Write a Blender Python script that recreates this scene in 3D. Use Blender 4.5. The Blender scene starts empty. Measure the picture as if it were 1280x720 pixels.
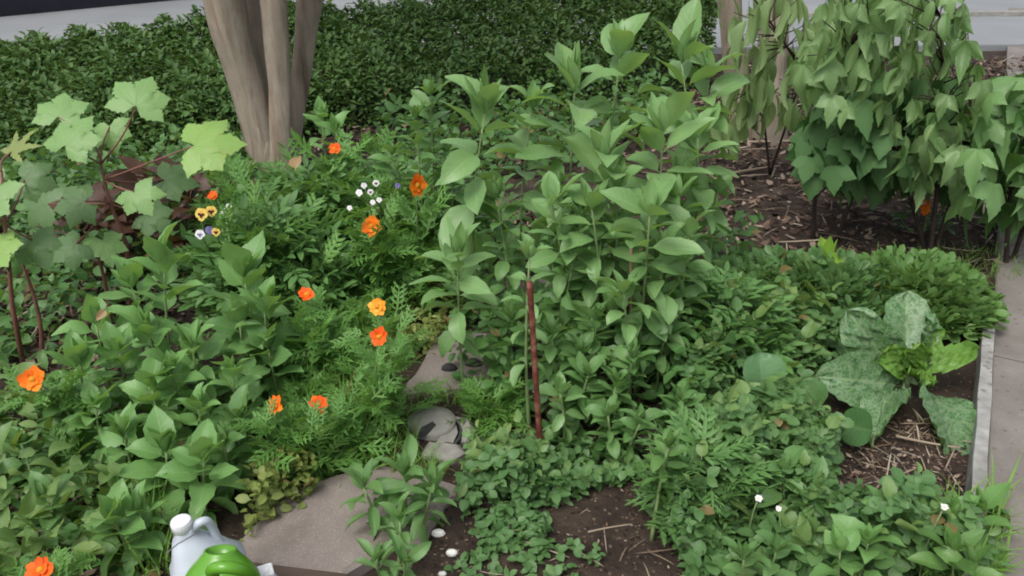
import bpy, math, random
import numpy as np
from mathutils import Vector, Matrix

# ------------------------------------------------------------------ camera, sky, sun, exposure
SC = bpy.context.scene
COL = SC.collection
CAMH, PITCH, F = 1.5, math.radians(26.0), 989.1      # F in pixels of the 1280 px wide photograph
cam_d = bpy.data.cameras.new("camera")
cam_d.sensor_fit = 'HORIZONTAL'
cam_d.sensor_width = 36.0
cam_d.lens = 36.0 * F / 1280.0
cam_d.clip_start, cam_d.clip_end = 0.05, 500.0
cam = bpy.data.objects.new("camera", cam_d)
cam.location = (0, 0, CAMH)
cam.rotation_euler = (math.pi / 2 - PITCH, 0, 0)
COL.objects.link(cam)
SC.camera = cam

SUN_EL, SUN_AZ = math.radians(58), math.radians(215)   # azimuth clockwise from +Y (away from the camera)
w = bpy.data.worlds.new("World")
SC.world = w
w.use_nodes = True
nt = w.node_tree
nt.nodes.clear()
o_ = nt.nodes.new("ShaderNodeOutputWorld")
bg = nt.nodes.new("ShaderNodeBackground")
sky = nt.nodes.new("ShaderNodeTexSky")
sky.sky_type = 'NISHITA'
sky.sun_disc = False
sky.sun_elevation = SUN_EL
sky.sun_rotation = SUN_AZ
sky.air_density, sky.dust_density, sky.ozone_density = 1.0, 4.0, 1.0
hs = nt.nodes.new("ShaderNodeHueSaturation")
hs.inputs["Saturation"].default_value = 0.35
nt.links.new(sky.outputs[0], hs.inputs["Color"])
nt.links.new(hs.outputs[0], bg.inputs[0])
bg.inputs[1].default_value = 0.13
nt.links.new(bg.outputs[0], o_.inputs[0])

sun_d = bpy.data.lights.new("sun", 'SUN')
sun_d.energy = 1.2
sun_d.angle = math.radians(28)
sun_d.color = (1.0, 0.965, 0.91)
sun = bpy.data.objects.new("sun", sun_d)
sdir = Vector((math.sin(SUN_AZ) * math.cos(SUN_EL), math.cos(SUN_AZ) * math.cos(SUN_EL), math.sin(SUN_EL)))
sun.rotation_euler = sdir.to_track_quat('Z', 'Y').to_euler()
sun.location = (0, 0, 8)
COL.objects.link(sun)

SC.view_settings.view_transform = 'Standard'
SC.view_settings.look = 'None'
SC.view_settings.exposure = 0.68
SC.view_settings.gamma = 1.0
SC.view_settings.use_curve_mapping = False
SC.render.engine = 'CYCLES'
SC.cycles.max_bounces = 8
SC.cycles.diffuse_bounces = 6
SC.cycles.transmission_bounces = 4
SC.cycles.filter_width = 1.9

rng = np.random.default_rng(11)
random.seed(5)
R = math.radians

# ------------------------------------------------------------------ pixel <-> place
FWD = np.array([0, math.cos(PITCH), -math.sin(PITCH)])
UP = np.array([0, math.sin(PITCH), math.cos(PITCH)])
RT = np.array([1.0, 0, 0])

def ray(px, py):
    return FWD + (px - 640) / F * RT - (py - 360) / F * UP

def P(px, py, Y):
    """point on the sight line of pixel px,py that stands Y metres in front of the camera"""
    d = ray(px, py)
    return np.array([0, 0, CAMH]) + d * (Y / d[1])

def G(px, py, h=0.0):
    """point on the ground (height h) under pixel px,py"""
    d = ray(px, py)
    return np.array([0, 0, CAMH]) + d * ((h - CAMH) / d[2])

def m_per_px(p):
    return float(np.dot(np.asarray(p) - np.array([0, 0, CAMH]), FWD)) / F

def nrm(v):
    v = np.asarray(v, float)
    return v / (np.linalg.norm(v, axis=-1, keepdims=True) + 1e-9)

def ground_z(x, y):
    x = np.asarray(x, float); y = np.asarray(y, float)
    return (0.014 * np.sin(x * 3.1 + 1.0) * np.cos(y * 2.7) + 0.010 * np.sin(x * 7.3 + y * 5.1) + 0.006 * np.sin(x * 17.0 - y * 13.0))

# ------------------------------------------------------------------ mesh collector
class MB:
    def __init__(self):
        self.v, self.q, self.t, self.uvq, self.uvt, self.n = [], [], [], [], [], 0

    def add(self, verts, quads=None, tris=None, uv=None):
        verts = np.asarray(verts, float)
        if uv is None:
            uv = np.zeros((len(verts), 2)) + 0.5
        uv = np.asarray(uv, float)
        if quads is not None and len(quads):
            quads = np.asarray(quads, int)
            self.q.append(quads + self.n); self.uvq.append(uv[quads].reshape(-1, 2))
        if tris is not None and len(tris):
            tris = np.asarray(tris, int)
            self.t.append(tris + self.n); self.uvt.append(uv[tris].reshape(-1, 2))
        self.v.append(verts); self.n += len(verts)

    def inst(self, temps, pos, d, nz, s):
        """many copies of the leaf templates: pos, axis d, upper side nz, size s"""
        pos = np.atleast_2d(pos); d = nrm(np.atleast_2d(d)); nz = np.atleast_2d(nz)
        N = len(pos)
        s = np.broadcast_to(np.asarray(s, float), (N,))
        x = nrm(np.cross(d, nz)); z = np.cross(x, d)
        pick = rng.integers(0, len(temps), N)
        for k, T in enumerate(temps):
            i = np.where(pick == k)[0]
            if not len(i):
                continue
            tv = T['v']; m = len(tv)
            V = (pos[i][:, None, :] + s[i][:, None, None] * (tv[None, :, 0:1] * x[i][:, None, :] + tv[None, :, 1:2] * d[i][:, None, :] + tv[None, :, 2:3] * z[i][:, None, :])).reshape(-1, 3)
            off = (np.arange(len(i)) * m)[:, None, None]
            q = (T['q'][None] + off).reshape(-1, 4) if len(T['q']) else None
            t = (T['t'][None] + off).reshape(-1, 3) if len(T['t']) else None
            self.add(V, q, t, np.tile(T['uv'], (len(i), 1)))

    def tube(self, pts, rad, seg=6, cap=True):
        pts = np.asarray(pts, float); n = len(pts)
        rad = np.broadcast_to(np.asarray(rad, float), (n,))
        tan = nrm(np.gradient(pts, axis=0))
        ref = np.array([0.31, 0.2, 0.93]) if abs(tan[0][2]) < 0.9 else np.array([1.0, 0.1, 0])
        vs, uv = [], []
        for i in range(n):
            a = nrm(np.cross(tan[i], ref)); b = np.cross(tan[i], a)
            for k in range(seg):
                th = 2 * math.pi * k / seg
                vs.append(pts[i] + rad[i] * (math.cos(th) * a + math.sin(th) * b)); uv.append((k / seg, i / max(1, n - 1)))
        q = [(i * seg + k, i * seg + (k + 1) % seg, (i + 1) * seg + (k + 1) % seg, (i + 1) * seg + k) for i in range(n - 1) for k in range(seg)]
        t = []
        if cap:
            vs.append(pts[0]); vs.append(pts[-1]); uv += [(0.5, 0), (0.5, 1)]
            c0, c1 = len(vs) - 2, len(vs) - 1
            t = [(c0, (k + 1) % seg, k) for k in range(seg)] + [(c1, (n - 1) * seg + k, (n - 1) * seg + (k + 1) % seg) for k in range(seg)]
        self.add(vs, q, t, uv)

    def lathe(self, c, prof, seg=24, axis=(0, 0, 1), sx=1.0, sy=1.0):
        """prof: (radius, height) list, turned round an axis through c"""
        M = Vector((0, 0, 1)).rotation_difference(Vector(axis)).to_matrix()
        vs, q = [], []
        for r, h in prof:
            for k in range(seg):
                th = 2 * math.pi * k / seg
                vs.append(np.array(M @ Vector((r * sx * math.cos(th), r * sy * math.sin(th), h))) + np.asarray(c, float))
        for i in range(len(prof) - 1):
            for k in range(seg):
                q.append((i * seg + k, i * seg + (k + 1) % seg, (i + 1) * seg + (k + 1) % seg, (i + 1) * seg + k))
        self.add(vs, q)

    def slab(self, poly, z0, z1, bev=0.008):
        """upright prism on a ground outline with a softened upper edge"""
        poly = np.asarray(poly, float)[:, :2]; n = len(poly)
        area = 0.5 * np.sum(poly[:, 0] * np.roll(poly[:, 1], -1) - np.roll(poly[:, 0], -1) * poly[:, 1])
        if area < 0:
            poly = poly[::-1]
        c = poly.mean(0)
        inn = poly + nrm(c - poly) * bev * 1.4
        rings = [np.c_[poly, np.full(n, z0)], np.c_[poly, np.full(n, z1 - bev)], np.c_[inn, np.full(n, z1)]]
        vs = np.vstack(rings + [np.array([[c[0], c[1], z1]])])
        q = [(r * n + k, r * n + (k + 1) % n, (r + 1) * n + (k + 1) % n, (r + 1) * n + k) for r in range(2) for k in range(n)]
        t = [(3 * n, 2 * n + k, 2 * n + (k + 1) % n) for k in range(n)]
        self.add(vs, q, t)

    def build(self, name, mat, parent=None, smooth=True):
        V = np.vstack(self.v)
        if parent is not None:
            p = parent; off = Vector((0, 0, 0))
            while p is not None:
                off += p.location; p = p.parent
            V = V - np.array(off)
        Q = np.vstack(self.q) if self.q else np.zeros((0, 4), int)
        T = np.vstack(self.t) if self.t else np.zeros((0, 3), int)
        me = bpy.data.meshes.new(name)
        me.vertices.add(len(V)); me.vertices.foreach_set("co", V.astype(np.float32).ravel())
        nl = Q.size + T.size
        me.loops.add(nl); me.loops.foreach_set("vertex_index", np.concatenate([Q.ravel(), T.ravel()]).astype(np.int32))
        npol = len(Q) + len(T)
        me.polygons.add(npol)
        ls = np.concatenate([np.arange(len(Q)) * 4, Q.size + np.arange(len(T)) * 3]).astype(np.int32)
        me.polygons.foreach_set("loop_start", ls)
        me.polygons.foreach_set("use_smooth", np.full(npol, smooth))
        uvl = me.uv_layers.new(name="UVMap")
        UVs = np.vstack((self.uvq + self.uvt)) if (self.uvq or self.uvt) else np.zeros((0, 2))
        uvl.data.foreach_set("uv", UVs.astype(np.float32).ravel())
        me.update(calc_edges=True); me.validate()
        me.materials.append(mat)
        o = bpy.data.objects.new(name, me)
        COL.objects.link(o)
        if parent is not None:
            o.parent = parent
        return o

def tag(o, label, cat=None, group=None, kind=None):
    o['label'] = label
    if cat: o['category'] = cat
    if group: o['group'] = group
    if kind: o['kind'] = kind
    return o

def thing(name, label, cat, loc, group=None):
    o = bpy.data.objects.new(name, None)
    o.empty_display_size = 0.05
    COL.objects.link(o)
    o.location = tuple(float(c) for c in loc)
    return tag(o, label, cat, group)

# ------------------------------------------------------------------ materials
def new_mat(name):
    m = bpy.data.materials.new(name)
    m.use_nodes = True
    n = m.node_tree
    n.nodes.clear()
    return m, n, n.nodes, n.links

def ramp(nodes, stops):
    r = nodes.new("ShaderNodeValToRGB")
    e = r.color_ramp.elements
    while len(e) < len(stops):
        e.new(0.5)
    for k, (p, c) in enumerate(stops):
        e[k].position = p
        e[k].color = tuple(c) + (1,) if len(c) == 3 else c
    return r

def mixc(nodes, links, fac, a, b, bt='MIX'):
    m = nodes.new("ShaderNodeMix"); m.data_type = 'RGBA'; m.blend_type = bt
    for sock, val in ((m.inputs[0], fac), (m.inputs[6], a), (m.inputs[7], b)):
        if hasattr(val, 'links'):
            links.new(val, sock)
        elif isinstance(val, (int, float)):
            sock.default_value = val
        else:
            sock.default_value = tuple(val) + (1,)
    return m.outputs[2]

def mth(nodes, links, op, a, b=None, c=None, clamp=False):
    m = nodes.new("ShaderNodeMath"); m.operation = op; m.use_clamp = clamp
    for i, v in enumerate((a, b, c)):
        if v is None: continue
        if hasattr(v, 'links'): links.new(v, m.inputs[i])
        else: m.inputs[i].default_value = v
    return m.outputs[0]

def noise(nodes, links, scale, detail=4, vec=None, rough=0.55):
    n = nodes.new("ShaderNodeTexNoise")
    n.inputs["Scale"].default_value = scale; n.inputs["Detail"].default_value = detail; n.inputs["Roughness"].default_value = rough
    if vec is not None: links.new(vec, n.inputs["Vector"])
    return n

def leaf_mat(name, c0, c1, vein=(0.16, 0.26, 0.11), vein_amt=0.45, nveins=9, rough=0.42, trans=0.30, spots=None, edge=None, spec=0.35, dead=0.0, under=1.25, gain=1.35):
    c0, c1, vein = [(c[0] * 1.08 * gain, c[1] * 1.06 * gain, c[2] * .84 * gain) for c in (c0, c1, vein)]
    c0, c1 = [tuple(x * 1.14 for x in c) for c in (c0, c1)]
    m, n, N, L = new_mat(name)
    out = N.new("ShaderNodeOutputMaterial")
    geo = N.new("ShaderNodeNewGeometry")
    tc = N.new("ShaderNodeTexCoord")
    uvs = N.new("ShaderNodeSeparateXYZ"); L.new(tc.outputs["UV"], uvs.inputs[0])
    bigz = noise(N, L, 2.6, 3, tc.outputs["Object"])
    fmix = mth(N, L, 'ADD', mth(N, L, 'MULTIPLY', geo.outputs["Random Per Island"], .62), mth(N, L, 'MULTIPLY', mth(N, L, 'SUBTRACT', bigz.outputs["Fac"], .32, clamp=True), 1.1), clamp=True)
    col = mixc(N, L, fmix, c0, c1)
    yl = noise(N, L, 5.5, 5, tc.outputs["Object"])
    yf = mth(N, L, 'MULTIPLY', mth(N, L, 'MULTIPLY', mth(N, L, 'SUBTRACT', yl.outputs["Fac"], .60, clamp=True), 6.0, clamp=True), .38)
    col = mixc(N, L, yf, col, (c1[0] * 1.7 + .02, c1[1] * 1.2, c1[2] * .8))
    nz = noise(N, L, 9.0, 4, tc.outputs["Object"])
    col = mixc(N, L, mth(N, L, 'MULTIPLY', nz.outputs["Fac"], 0.6), col, [c * 0.62 for c in c0])
    au = mth(N, L, 'ABSOLUTE', mth(N, L, 'SUBTRACT', uvs.outputs[0], 0.5))
    mid = mth(N, L, 'SUBTRACT', 1.0, mth(N, L, 'DIVIDE', au, 0.045), clamp=True)
    side = mth(N, L, 'FRACT', mth(N, L, 'MULTIPLY', mth(N, L, 'SUBTRACT', uvs.outputs[1], mth(N, L, 'MULTIPLY', au, 0.45)), float(nveins)))
    side = mth(N, L, 'ABSOLUTE', mth(N, L, 'SUBTRACT', side, 0.5))
    sv = mth(N, L, 'SUBTRACT', 1.0, mth(N, L, 'DIVIDE', side, 0.13), clamp=True)
    vm = mth(N, L, 'MAXIMUM', mid, mth(N, L, 'MULTIPLY', sv, 0.55))
    col = mixc(N, L, mth(N, L, 'MULTIPLY', vm, vein_amt), col, vein)
    if spots:
        vo = N.new("ShaderNodeTexVoronoi"); vo.feature = 'DISTANCE_TO_EDGE'
        vo.inputs["Scale"].default_value = spots[1]
        L.new(tc.outputs["Object"], vo.inputs["Vector"])
        nn = noise(N, L, spots[1] * 0.7, 3, tc.outputs["Object"])
        sp = mth(N, L, 'MULTIPLY', mth(N, L, 'LESS_THAN', vo.outputs["Distance"], 0.16), mth(N, L, 'GREATER_THAN', nn.outputs["Fac"], 0.44))
        col = mixc(N, L, mth(N, L, 'MULTIPLY', sp, 0.6), col, spots[0])
    if edge:
        ee = mth(N, L, 'MULTIPLY', mth(N, L, 'SUBTRACT', mth(N, L, 'MULTIPLY', au, 2.0), 0.55, clamp=True), 1.9)
        nn = noise(N, L, 14, 3, tc.outputs["Object"])
        col = mixc(N, L, mth(N, L, 'MULTIPLY', ee, mth(N, L, 'GREATER_THAN', nn.outputs["Fac"], 0.5)), col, edge)
    if dead:
        dd = mth(N, L, 'GREATER_THAN', geo.outputs["Random Per Island"], 1.0 - dead)
        col = mixc(N, L, dd, col, (0.19, 0.15, 0.06))
    und = mixc(N, L, 0.25, [min(1, c * under) for c in c1], (0.2, 0.26, 0.17))
    colb = mixc(N, L, mth(N, L, 'MULTIPLY', geo.outputs["Backfacing"], 0.6), col, und)
    b = N.new("ShaderNodeBsdfPrincipled")
    L.new(colb, b.inputs["Base Color"])
    b.inputs["Roughness"].default_value = rough
    b.inputs["Specular IOR Level"].default_value = spec
    bump = N.new("ShaderNodeBump"); bump.inputs["Strength"].default_value = 0.25; bump.inputs["Distance"].default_value = 0.004
    bn = noise(N, L, 60, 3, tc.outputs["Object"])
    L.new(mth(N, L, 'ADD', mth(N, L, 'MULTIPLY', vm, -0.6), mth(N, L, 'MULTIPLY', bn.outputs["Fac"], 0.5)), bump.inputs["Height"])
    L.new(bump.outputs[0], b.inputs["Normal"])
    tr = N.new("ShaderNodeBsdfTranslucent")
    L.new(mixc(N, L, 1.0, colb, (1.35, 1.25, 0.55), 'MULTIPLY'), tr.inputs[0])
    mx = N.new("ShaderNodeMixShader"); mx.inputs[0].default_value = trans
    L.new(b.outputs[0], mx.inputs[1]); L.new(tr.outputs[0], mx.inputs[2])
    L.new(mx.outputs[0], out.inputs[0])
    return m

def plain_mat(name, stops, *a, stain=0.0, **k):
    m = plain_mat0(name, stops, *a, **k)
    if stain:
        N, L = m.node_tree.nodes, m.node_tree.links
        b = [n for n in N if n.type == 'BSDF_PRINCIPLED'][0]
        src = b.inputs['Base Color'].links[0].from_socket
        tc = N.new('ShaderNodeTexCoord')
        n1 = noise(N, L, 3.2, 6, tc.outputs['Object'], .7)
        f = mth(N, L, 'MULTIPLY', mth(N, L, 'SUBTRACT', n1.outputs['Fac'], .42, clamp=True), 4.5 * stain, clamp=True)
        L.new(mixc(N, L, f, src, (.07, .062, .045)), b.inputs['Base Color'])
    return m

def plain_mat0(name, stops, scale=8, rough=0.8, bump=0.3, bscale=40, stretch=None, spec=0.3, detail=6, speck=None, bdist=0.004, island=0.0):
    m, n, N, L = new_mat(name)
    out = N.new("ShaderNodeOutputMaterial")
    tc = N.new("ShaderNodeTexCoord")
    mp = N.new("ShaderNodeMapping")
    L.new(tc.outputs["Object"], mp.inputs[0])
    if stretch: mp.inputs["Scale"].default_value = stretch
    nz = noise(N, L, scale, detail, mp.outputs[0], 0.6)
    r = ramp(N, stops); 
    if island:
        geo = N.new("ShaderNodeNewGeometry")
        f = mth(N, L, 'ADD', mth(N, L, 'MULTIPLY', nz.outputs["Fac"], 1 - island), mth(N, L, 'MULTIPLY', geo.outputs["Random Per Island"], island))
        L.new(f, r.inputs[0])
    else:
        L.new(nz.outputs["Fac"], r.inputs[0])
    col = r.outputs[0]
    if speck:
        for (c, sc, th, amt) in speck:
            vo = N.new("ShaderNodeTexVoronoi"); vo.inputs["Scale"].default_value = sc
            L.new(tc.outputs["Object"], vo.inputs["Vector"])
            sx = N.new("ShaderNodeSeparateColor"); L.new(vo.outputs["Color"], sx.inputs[0])
            f = mth(N, L, 'MULTIPLY', mth(N, L, 'LESS_THAN', sx.outputs[0], th), mth(N, L, 'LESS_THAN', vo.outputs["Distance"], 0.42))
            col = mixc(N, L, mth(N, L, 'MULTIPLY', f, amt), col, c)
    b = N.new("ShaderNodeBsdfPrincipled")
    L.new(col, b.inputs["Base Color"]); b.inputs["Roughness"].default_value = rough
    b.inputs["Specular IOR Level"].default_value = spec
    if bump:
        bn = noise(N, L, bscale, 6, mp.outputs[0], 0.65)
        bu = N.new("ShaderNodeBump"); bu.inputs["Strength"].default_value = bump; bu.inputs["Distance"].default_value = bdist
        L.new(bn.outputs["Fac"], bu.inputs["Height"]); L.new(bu.outputs[0], b.inputs["Normal"])
    L.new(b.outputs[0], out.inputs[0])
    return m

M = {}
M['soil'] = plain_mat("soil", [(0.3, (0.018, 0.012, 0.009)), (0.5, (0.040, 0.027, 0.020)), (0.72, (0.080, 0.058, 0.042))], 7, 0.95, 0.9, 45, bdist=0.02,
                      speck=[((0.16, 0.12, 0.085), 90, 0.10, 0.8), ((0.015, 0.01, 0.008), 60, 0.15, 0.8)])
M['concrete'] = plain_mat("concrete", [(0.3, (0.165, 0.140, 0.124)), (0.5, (0.215, 0.183, 0.165)), (0.75, (0.266, 0.234, 0.208))], 6, 0.9, 0.5, 120,
                          speck=[((0.50, 0.46, 0.41), 330, 0.16, 0.4), ((0.14, 0.115, 0.10), 260, 0.08, 0.6)], bdist=0.003, stain=0.35)
M['street'] = plain_mat("street_concrete", [(0.3, (0.186, 0.197, 0.207)), (0.6, (0.229, 0.239, 0.249)), (0.8, (0.243, 0.249, 0.259))], 0.8, 0.85, 0.2, 60, stain=0.12)
M['walk'] = plain_mat("walk_concrete", [(0.3, (0.161, 0.144, 0.130)), (0.55, (0.201, 0.180, 0.164)), (0.8, (0.247, 0.224, 0.201))], 3.5, 0.9, 0.4, 140,
                      speck=[((0.13, 0.11, 0.09), 60, 0.06, 0.8), ((0.42, 0.39, 0.35), 300, 0.15, 0.35)], bdist=0.003, stain=0.3)
M['stone'] = plain_mat("grey_stone", [(0.3, (0.190, 0.184, 0.170)), (0.55, (0.283, 0.274, 0.251)), (0.8, (0.359, 0.346, 0.317))], 9, 0.9, 0.5, 60, bdist=0.005, stain=0.3)
M['dark_stone'] = plain_mat("dark_stone", [(0.3, (0.02, 0.02, 0.022)), (0.7, (0.05, 0.048, 0.046))], 12, 0.8, 0.5, 50)
M['board'] = plain_mat("weathered_board", [(0.3, (0.237, 0.237, 0.230)), (0.55, (0.349, 0.349, 0.333)), (0.8, (0.428, 0.428, 0.411))], 18, 0.85, 0.5, 70,
                       speck=[((0.16, 0.15, 0.13), 45, 0.1, 0.7)], stain=0.5)
M['dark_timber'] = plain_mat("dark_timber", [(0.3, (0.05, 0.035, 0.028)), (0.7, (0.11, 0.08, 0.065))], 14, 0.9, 0.6, 50, stretch=(0.3, 1, 1))
M['navy_wall'] = plain_mat("dark_painted_wall", [(0.3, (0.012, 0.012, 0.018)), (0.7, (0.02, 0.02, 0.03))], 3, 0.7, 0.1, 30)
M['bark'] = plain_mat("smooth_bark", [(0.28, (0.102, 0.074, 0.054)), (0.42, (0.240, 0.198, 0.150)), (0.55, (0.312, 0.270, 0.216)), (0.66, (0.228, 0.162, 0.120)), (0.8, (0.288, 0.240, 0.186))], 11, 0.85, 0.6, 26, stretch=(1, 1, 0.12), bdist=0.01, stain=.35)
M['bark_dark'] = plain_mat("grey_bark", [(0.3, (0.11, 0.085, 0.068)), (0.55, (0.20, 0.16, 0.135)), (0.8, (0.27, 0.22, 0.185))], 8, 0.9, 0.6, 26, stretch=(1, 1, 0.2), bdist=0.01)
M['twig'] = plain_mat("dark_twig", [(0.3, (0.02, 0.014, 0.011)), (0.7, (0.05, 0.035, 0.028))], 20, 0.8, 0.3, 60)
M['red_stem'] = plain_mat("red_stem", [(0.3, (0.11, 0.045, 0.035)), (0.7, (0.22, 0.10, 0.075))], 20, 0.6, 0.2, 60)
M['green_stem'] = plain_mat("green_stem", [(0.3, (0.12, 0.18, 0.07)), (0.7, (0.21, 0.29, 0.12))], 20, 0.6, 0.2, 60)
M['straw'] = plain_mat("straw", [(0.25, (0.131, 0.094, 0.061)), (0.5, (0.253, 0.196, 0.141)), (0.8, (0.393, 0.337, 0.262))], 20, 0.8, 0.3, 60, island=0.7)
M['mulch'] = plain_mat("mulch", [(0.2, (0.031, 0.018, 0.013)), (0.45, (0.088, 0.052, 0.038)), (0.65, (0.156, 0.104, 0.075)), (0.9, (0.291, 0.229, 0.177))], 20, 0.9, 0.4, 60, island=0.8)
M['stake'] = plain_mat("rusty_stake", [(0.3, (0.05, 0.014, 0.010)), (0.5, (0.13, 0.035, 0.022)), (0.72, (0.26, 0.14, 0.10))], 30, 0.7, 0.6, 60)
M['cane'] = plain_mat("bamboo_cane", [(0.3, (0.20, 0.13, 0.075)), (0.7, (0.33, 0.24, 0.15))], 22, 0.7, 0.4, 60)
M['white_plastic'] = plain_mat("white_plastic", [(0.3, (0.42, 0.46, 0.52)), (0.7, (0.48, 0.52, 0.58))], 5, 0.38, 0.05, 25, spec=0.45)
M['white_cap'] = plain_mat("white_cap", [(0.3, (0.62, 0.64, 0.66)), (0.7, (0.68, 0.69, 0.70))], 5, 0.4, 0.05, 25, spec=0.45)
M['lime_plastic'] = plain_mat("lime_green_plastic", [(0.3, (0.085, 0.25, 0.016)), (0.7, (0.105, 0.29, 0.02))], 5, 0.3, 0.04, 25, spec=0.5)
M['mouth_shade'] = plain_mat("painted_mouth_shade", [(0.3, (0.02, 0.05, 0.01)), (0.7, (0.03, 0.07, 0.012))], 5, 0.6, 0, 25)
M['string'] = plain_mat("grey_string", [(0.3, (0.12, 0.12, 0.13)), (0.7, (0.2, 0.2, 0.2))], 30, 0.9, 0.3, 60)
M['pebble'] = plain_mat("white_pebble", [(0.3, (0.6, 0.6, 0.57)), (0.7, (0.75, 0.75, 0.72))], 20, 0.7, 0.2, 60)

def petal_mat(name, c0, c1, rough=0.6):
    m, n, N, L = new_mat(name)
    out = N.new("ShaderNodeOutputMaterial"); geo = N.new("ShaderNodeNewGeometry"); tc = N.new("ShaderNodeTexCoord")
    uvs = N.new("ShaderNodeSeparateXYZ"); L.new(tc.outputs["UV"], uvs.inputs[0])
    col = mixc(N, L, geo.outputs["Random Per Island"], c0, c1)
    col = mixc(N, L, mth(N, L, 'SUBTRACT', 0.8, mth(N, L, 'MULTIPLY', uvs.outputs[1], 2.0), clamp=True), col, [c0[0] * 0.8, c0[1] * 0.5, c0[2] * 0.5])
    b = N.new("ShaderNodeBsdfPrincipled"); L.new(col, b.inputs["Base Color"]); b.inputs["Roughness"].default_value = rough
    b.inputs["Specular IOR Level"].default_value = 0.2
    tr = N.new("ShaderNodeBsdfTranslucent"); L.new(col, tr.inputs[0])
    mx = N.new("ShaderNodeMixShader"); mx.inputs[0].default_value = 0.25
    L.new(b.outputs[0], mx.inputs[1]); L.new(tr.outputs[0], mx.inputs[2]); L.new(mx.outputs[0], out.inputs[0])
    return m

M['orange'] = petal_mat("orange_petal", (0.85, 0.17, 0.015), (0.95, 0.27, 0.02))
M['deep_orange'] = petal_mat("deep_orange_petal", (0.80, 0.10, 0.012), (0.90, 0.16, 0.02))
M['amber'] = petal_mat("amber_petal", (0.92, 0.34, 0.03), (1.0, 0.45, 0.06))
M['disc'] = petal_mat("flower_disc", (0.45, 0.16, 0.01), (0.85, 0.42, 0.04))
M['yellow'] = petal_mat("yellow_petal", (0.80, 0.55, 0.10), (0.9, 0.68, 0.2))
M['maroon'] = petal_mat("maroon_petal", (0.05, 0.012, 0.012), (0.09, 0.02, 0.02))
M['white_petal'] = petal_mat("white_petal", (0.72, 0.72, 0.75), (0.85, 0.85, 0.85))
M['violet'] = petal_mat("violet_petal", (0.12, 0.10, 0.30), (0.25, 0.22, 0.45))

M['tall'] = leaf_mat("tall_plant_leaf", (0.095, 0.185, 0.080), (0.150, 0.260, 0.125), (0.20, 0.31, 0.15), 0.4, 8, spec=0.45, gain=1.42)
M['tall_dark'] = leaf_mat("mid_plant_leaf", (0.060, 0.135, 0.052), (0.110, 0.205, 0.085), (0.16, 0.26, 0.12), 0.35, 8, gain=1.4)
M['broad'] = leaf_mat("broad_leaf", (0.075, 0.165, 0.060), (0.125, 0.235, 0.095), (0.17, 0.27, 0.12), 0.35, 8, spec=0.4, gain=1.5)
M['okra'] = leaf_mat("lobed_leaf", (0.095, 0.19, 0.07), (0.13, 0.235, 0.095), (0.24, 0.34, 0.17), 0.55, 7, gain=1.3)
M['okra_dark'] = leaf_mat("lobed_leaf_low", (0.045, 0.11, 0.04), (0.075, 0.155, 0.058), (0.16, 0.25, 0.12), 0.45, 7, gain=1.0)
M['purple'] = leaf_mat("dark_purple_leaf", (0.060, 0.030, 0.028), (0.11, 0.062, 0.050), (0.1, 0.06, 0.05), 0.3, 6, gain=1.0)
M['okra_bright'] = leaf_mat("lobed_leaf_bright", (0.16, 0.30, 0.075), (0.20, 0.34, 0.095), (0.27, 0.40, 0.17), 0.5, 7, edge=(0.33, 0.28, 0.10), gain=1.0)
M['okra_yellow'] = leaf_mat("lobed_leaf_yellowing", (0.14, 0.20, 0.065), (0.19, 0.23, 0.08), (0.3, 0.3, 0.17), 0.5, 7, edge=(0.36, 0.24, 0.10), gain=1.0)
M['mixed'] = leaf_mat("mixed_weed_leaf", (0.06, 0.13, 0.05), (0.14, 0.21, 0.08), (0.16, 0.24, 0.12), 0.4, 7, dead=.012)
M['hedge'] = leaf_mat("hedge_leaf", (0.034, 0.085, 0.026), (0.085, 0.155, 0.050), (0.07, 0.13, 0.05), 0.2, 6, rough=0.5, trans=0.15, spec=0.25, gain=1.05)
M['under'] = leaf_mat("understory_leaf", (0.032, 0.088, 0.030), (0.072, 0.150, 0.052), (0.11, 0.18, 0.08), 0.3, 7, dead=0.03, gain=1.5)
M['feather'] = leaf_mat("feathery_leaf", (0.060, 0.150, 0.040), (0.110, 0.225, 0.065), (0.1, 0.2, 0.06), 0.1, 4, trans=0.3)
M['marigold'] = leaf_mat("bushy_leaf", (0.055, 0.130, 0.048), (0.100, 0.195, 0.075), (0.13, 0.23, 0.09), 0.2, 6, trans=0.25, gain=1.4)
M['grass'] = leaf_mat("grass_blade", (0.075, 0.175, 0.035), (0.15, 0.26, 0.07), (0.15, 0.26, 0.08), 0.1, 3, trans=0.3, dead=0.05)
M['golden'] = leaf_mat("golden_creeper_leaf", (0.12, 0.18, 0.055), (0.22, 0.26, 0.10), (0.25, 0.28, 0.14), 0.2, 5, dead=0.04, gain=1.1)
M['trefoil'] = leaf_mat("trefoil_leaf", (0.055, 0.130, 0.055), (0.105, 0.200, 0.085), (0.15, 0.24, 0.12), 0.4, 6, dead=0.01, gain=1.2)
M['peanut'] = leaf_mat("peanut_leaf", (0.075, 0.165, 0.055), (0.125, 0.235, 0.085), (0.16, 0.30, 0.1), 0.3, 6, gain=1.1)
M['shrub'] = leaf_mat("shrub_leaf", (0.050, 0.140, 0.048), (0.110, 0.215, 0.085), (0.16, 0.27, 0.12), 0.35, 7, gain=1.1)
M['shrub_shade'] = leaf_mat("shrub_shade_leaf", (0.035, 0.105, 0.038), (0.07, 0.165, 0.06), (0.13, 0.23, 0.1), 0.35, 7, spec=.2, gain=.95, rough=.6)  # albedo and gloss lowered to put shade into the leaf colour
M['shrub_pale'] = leaf_mat("shrub_pale_leaf", (0.075, 0.165, 0.06), (0.15, 0.25, 0.115), (0.24, 0.34, 0.17), 0.4, 7, gain=1.0)
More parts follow.
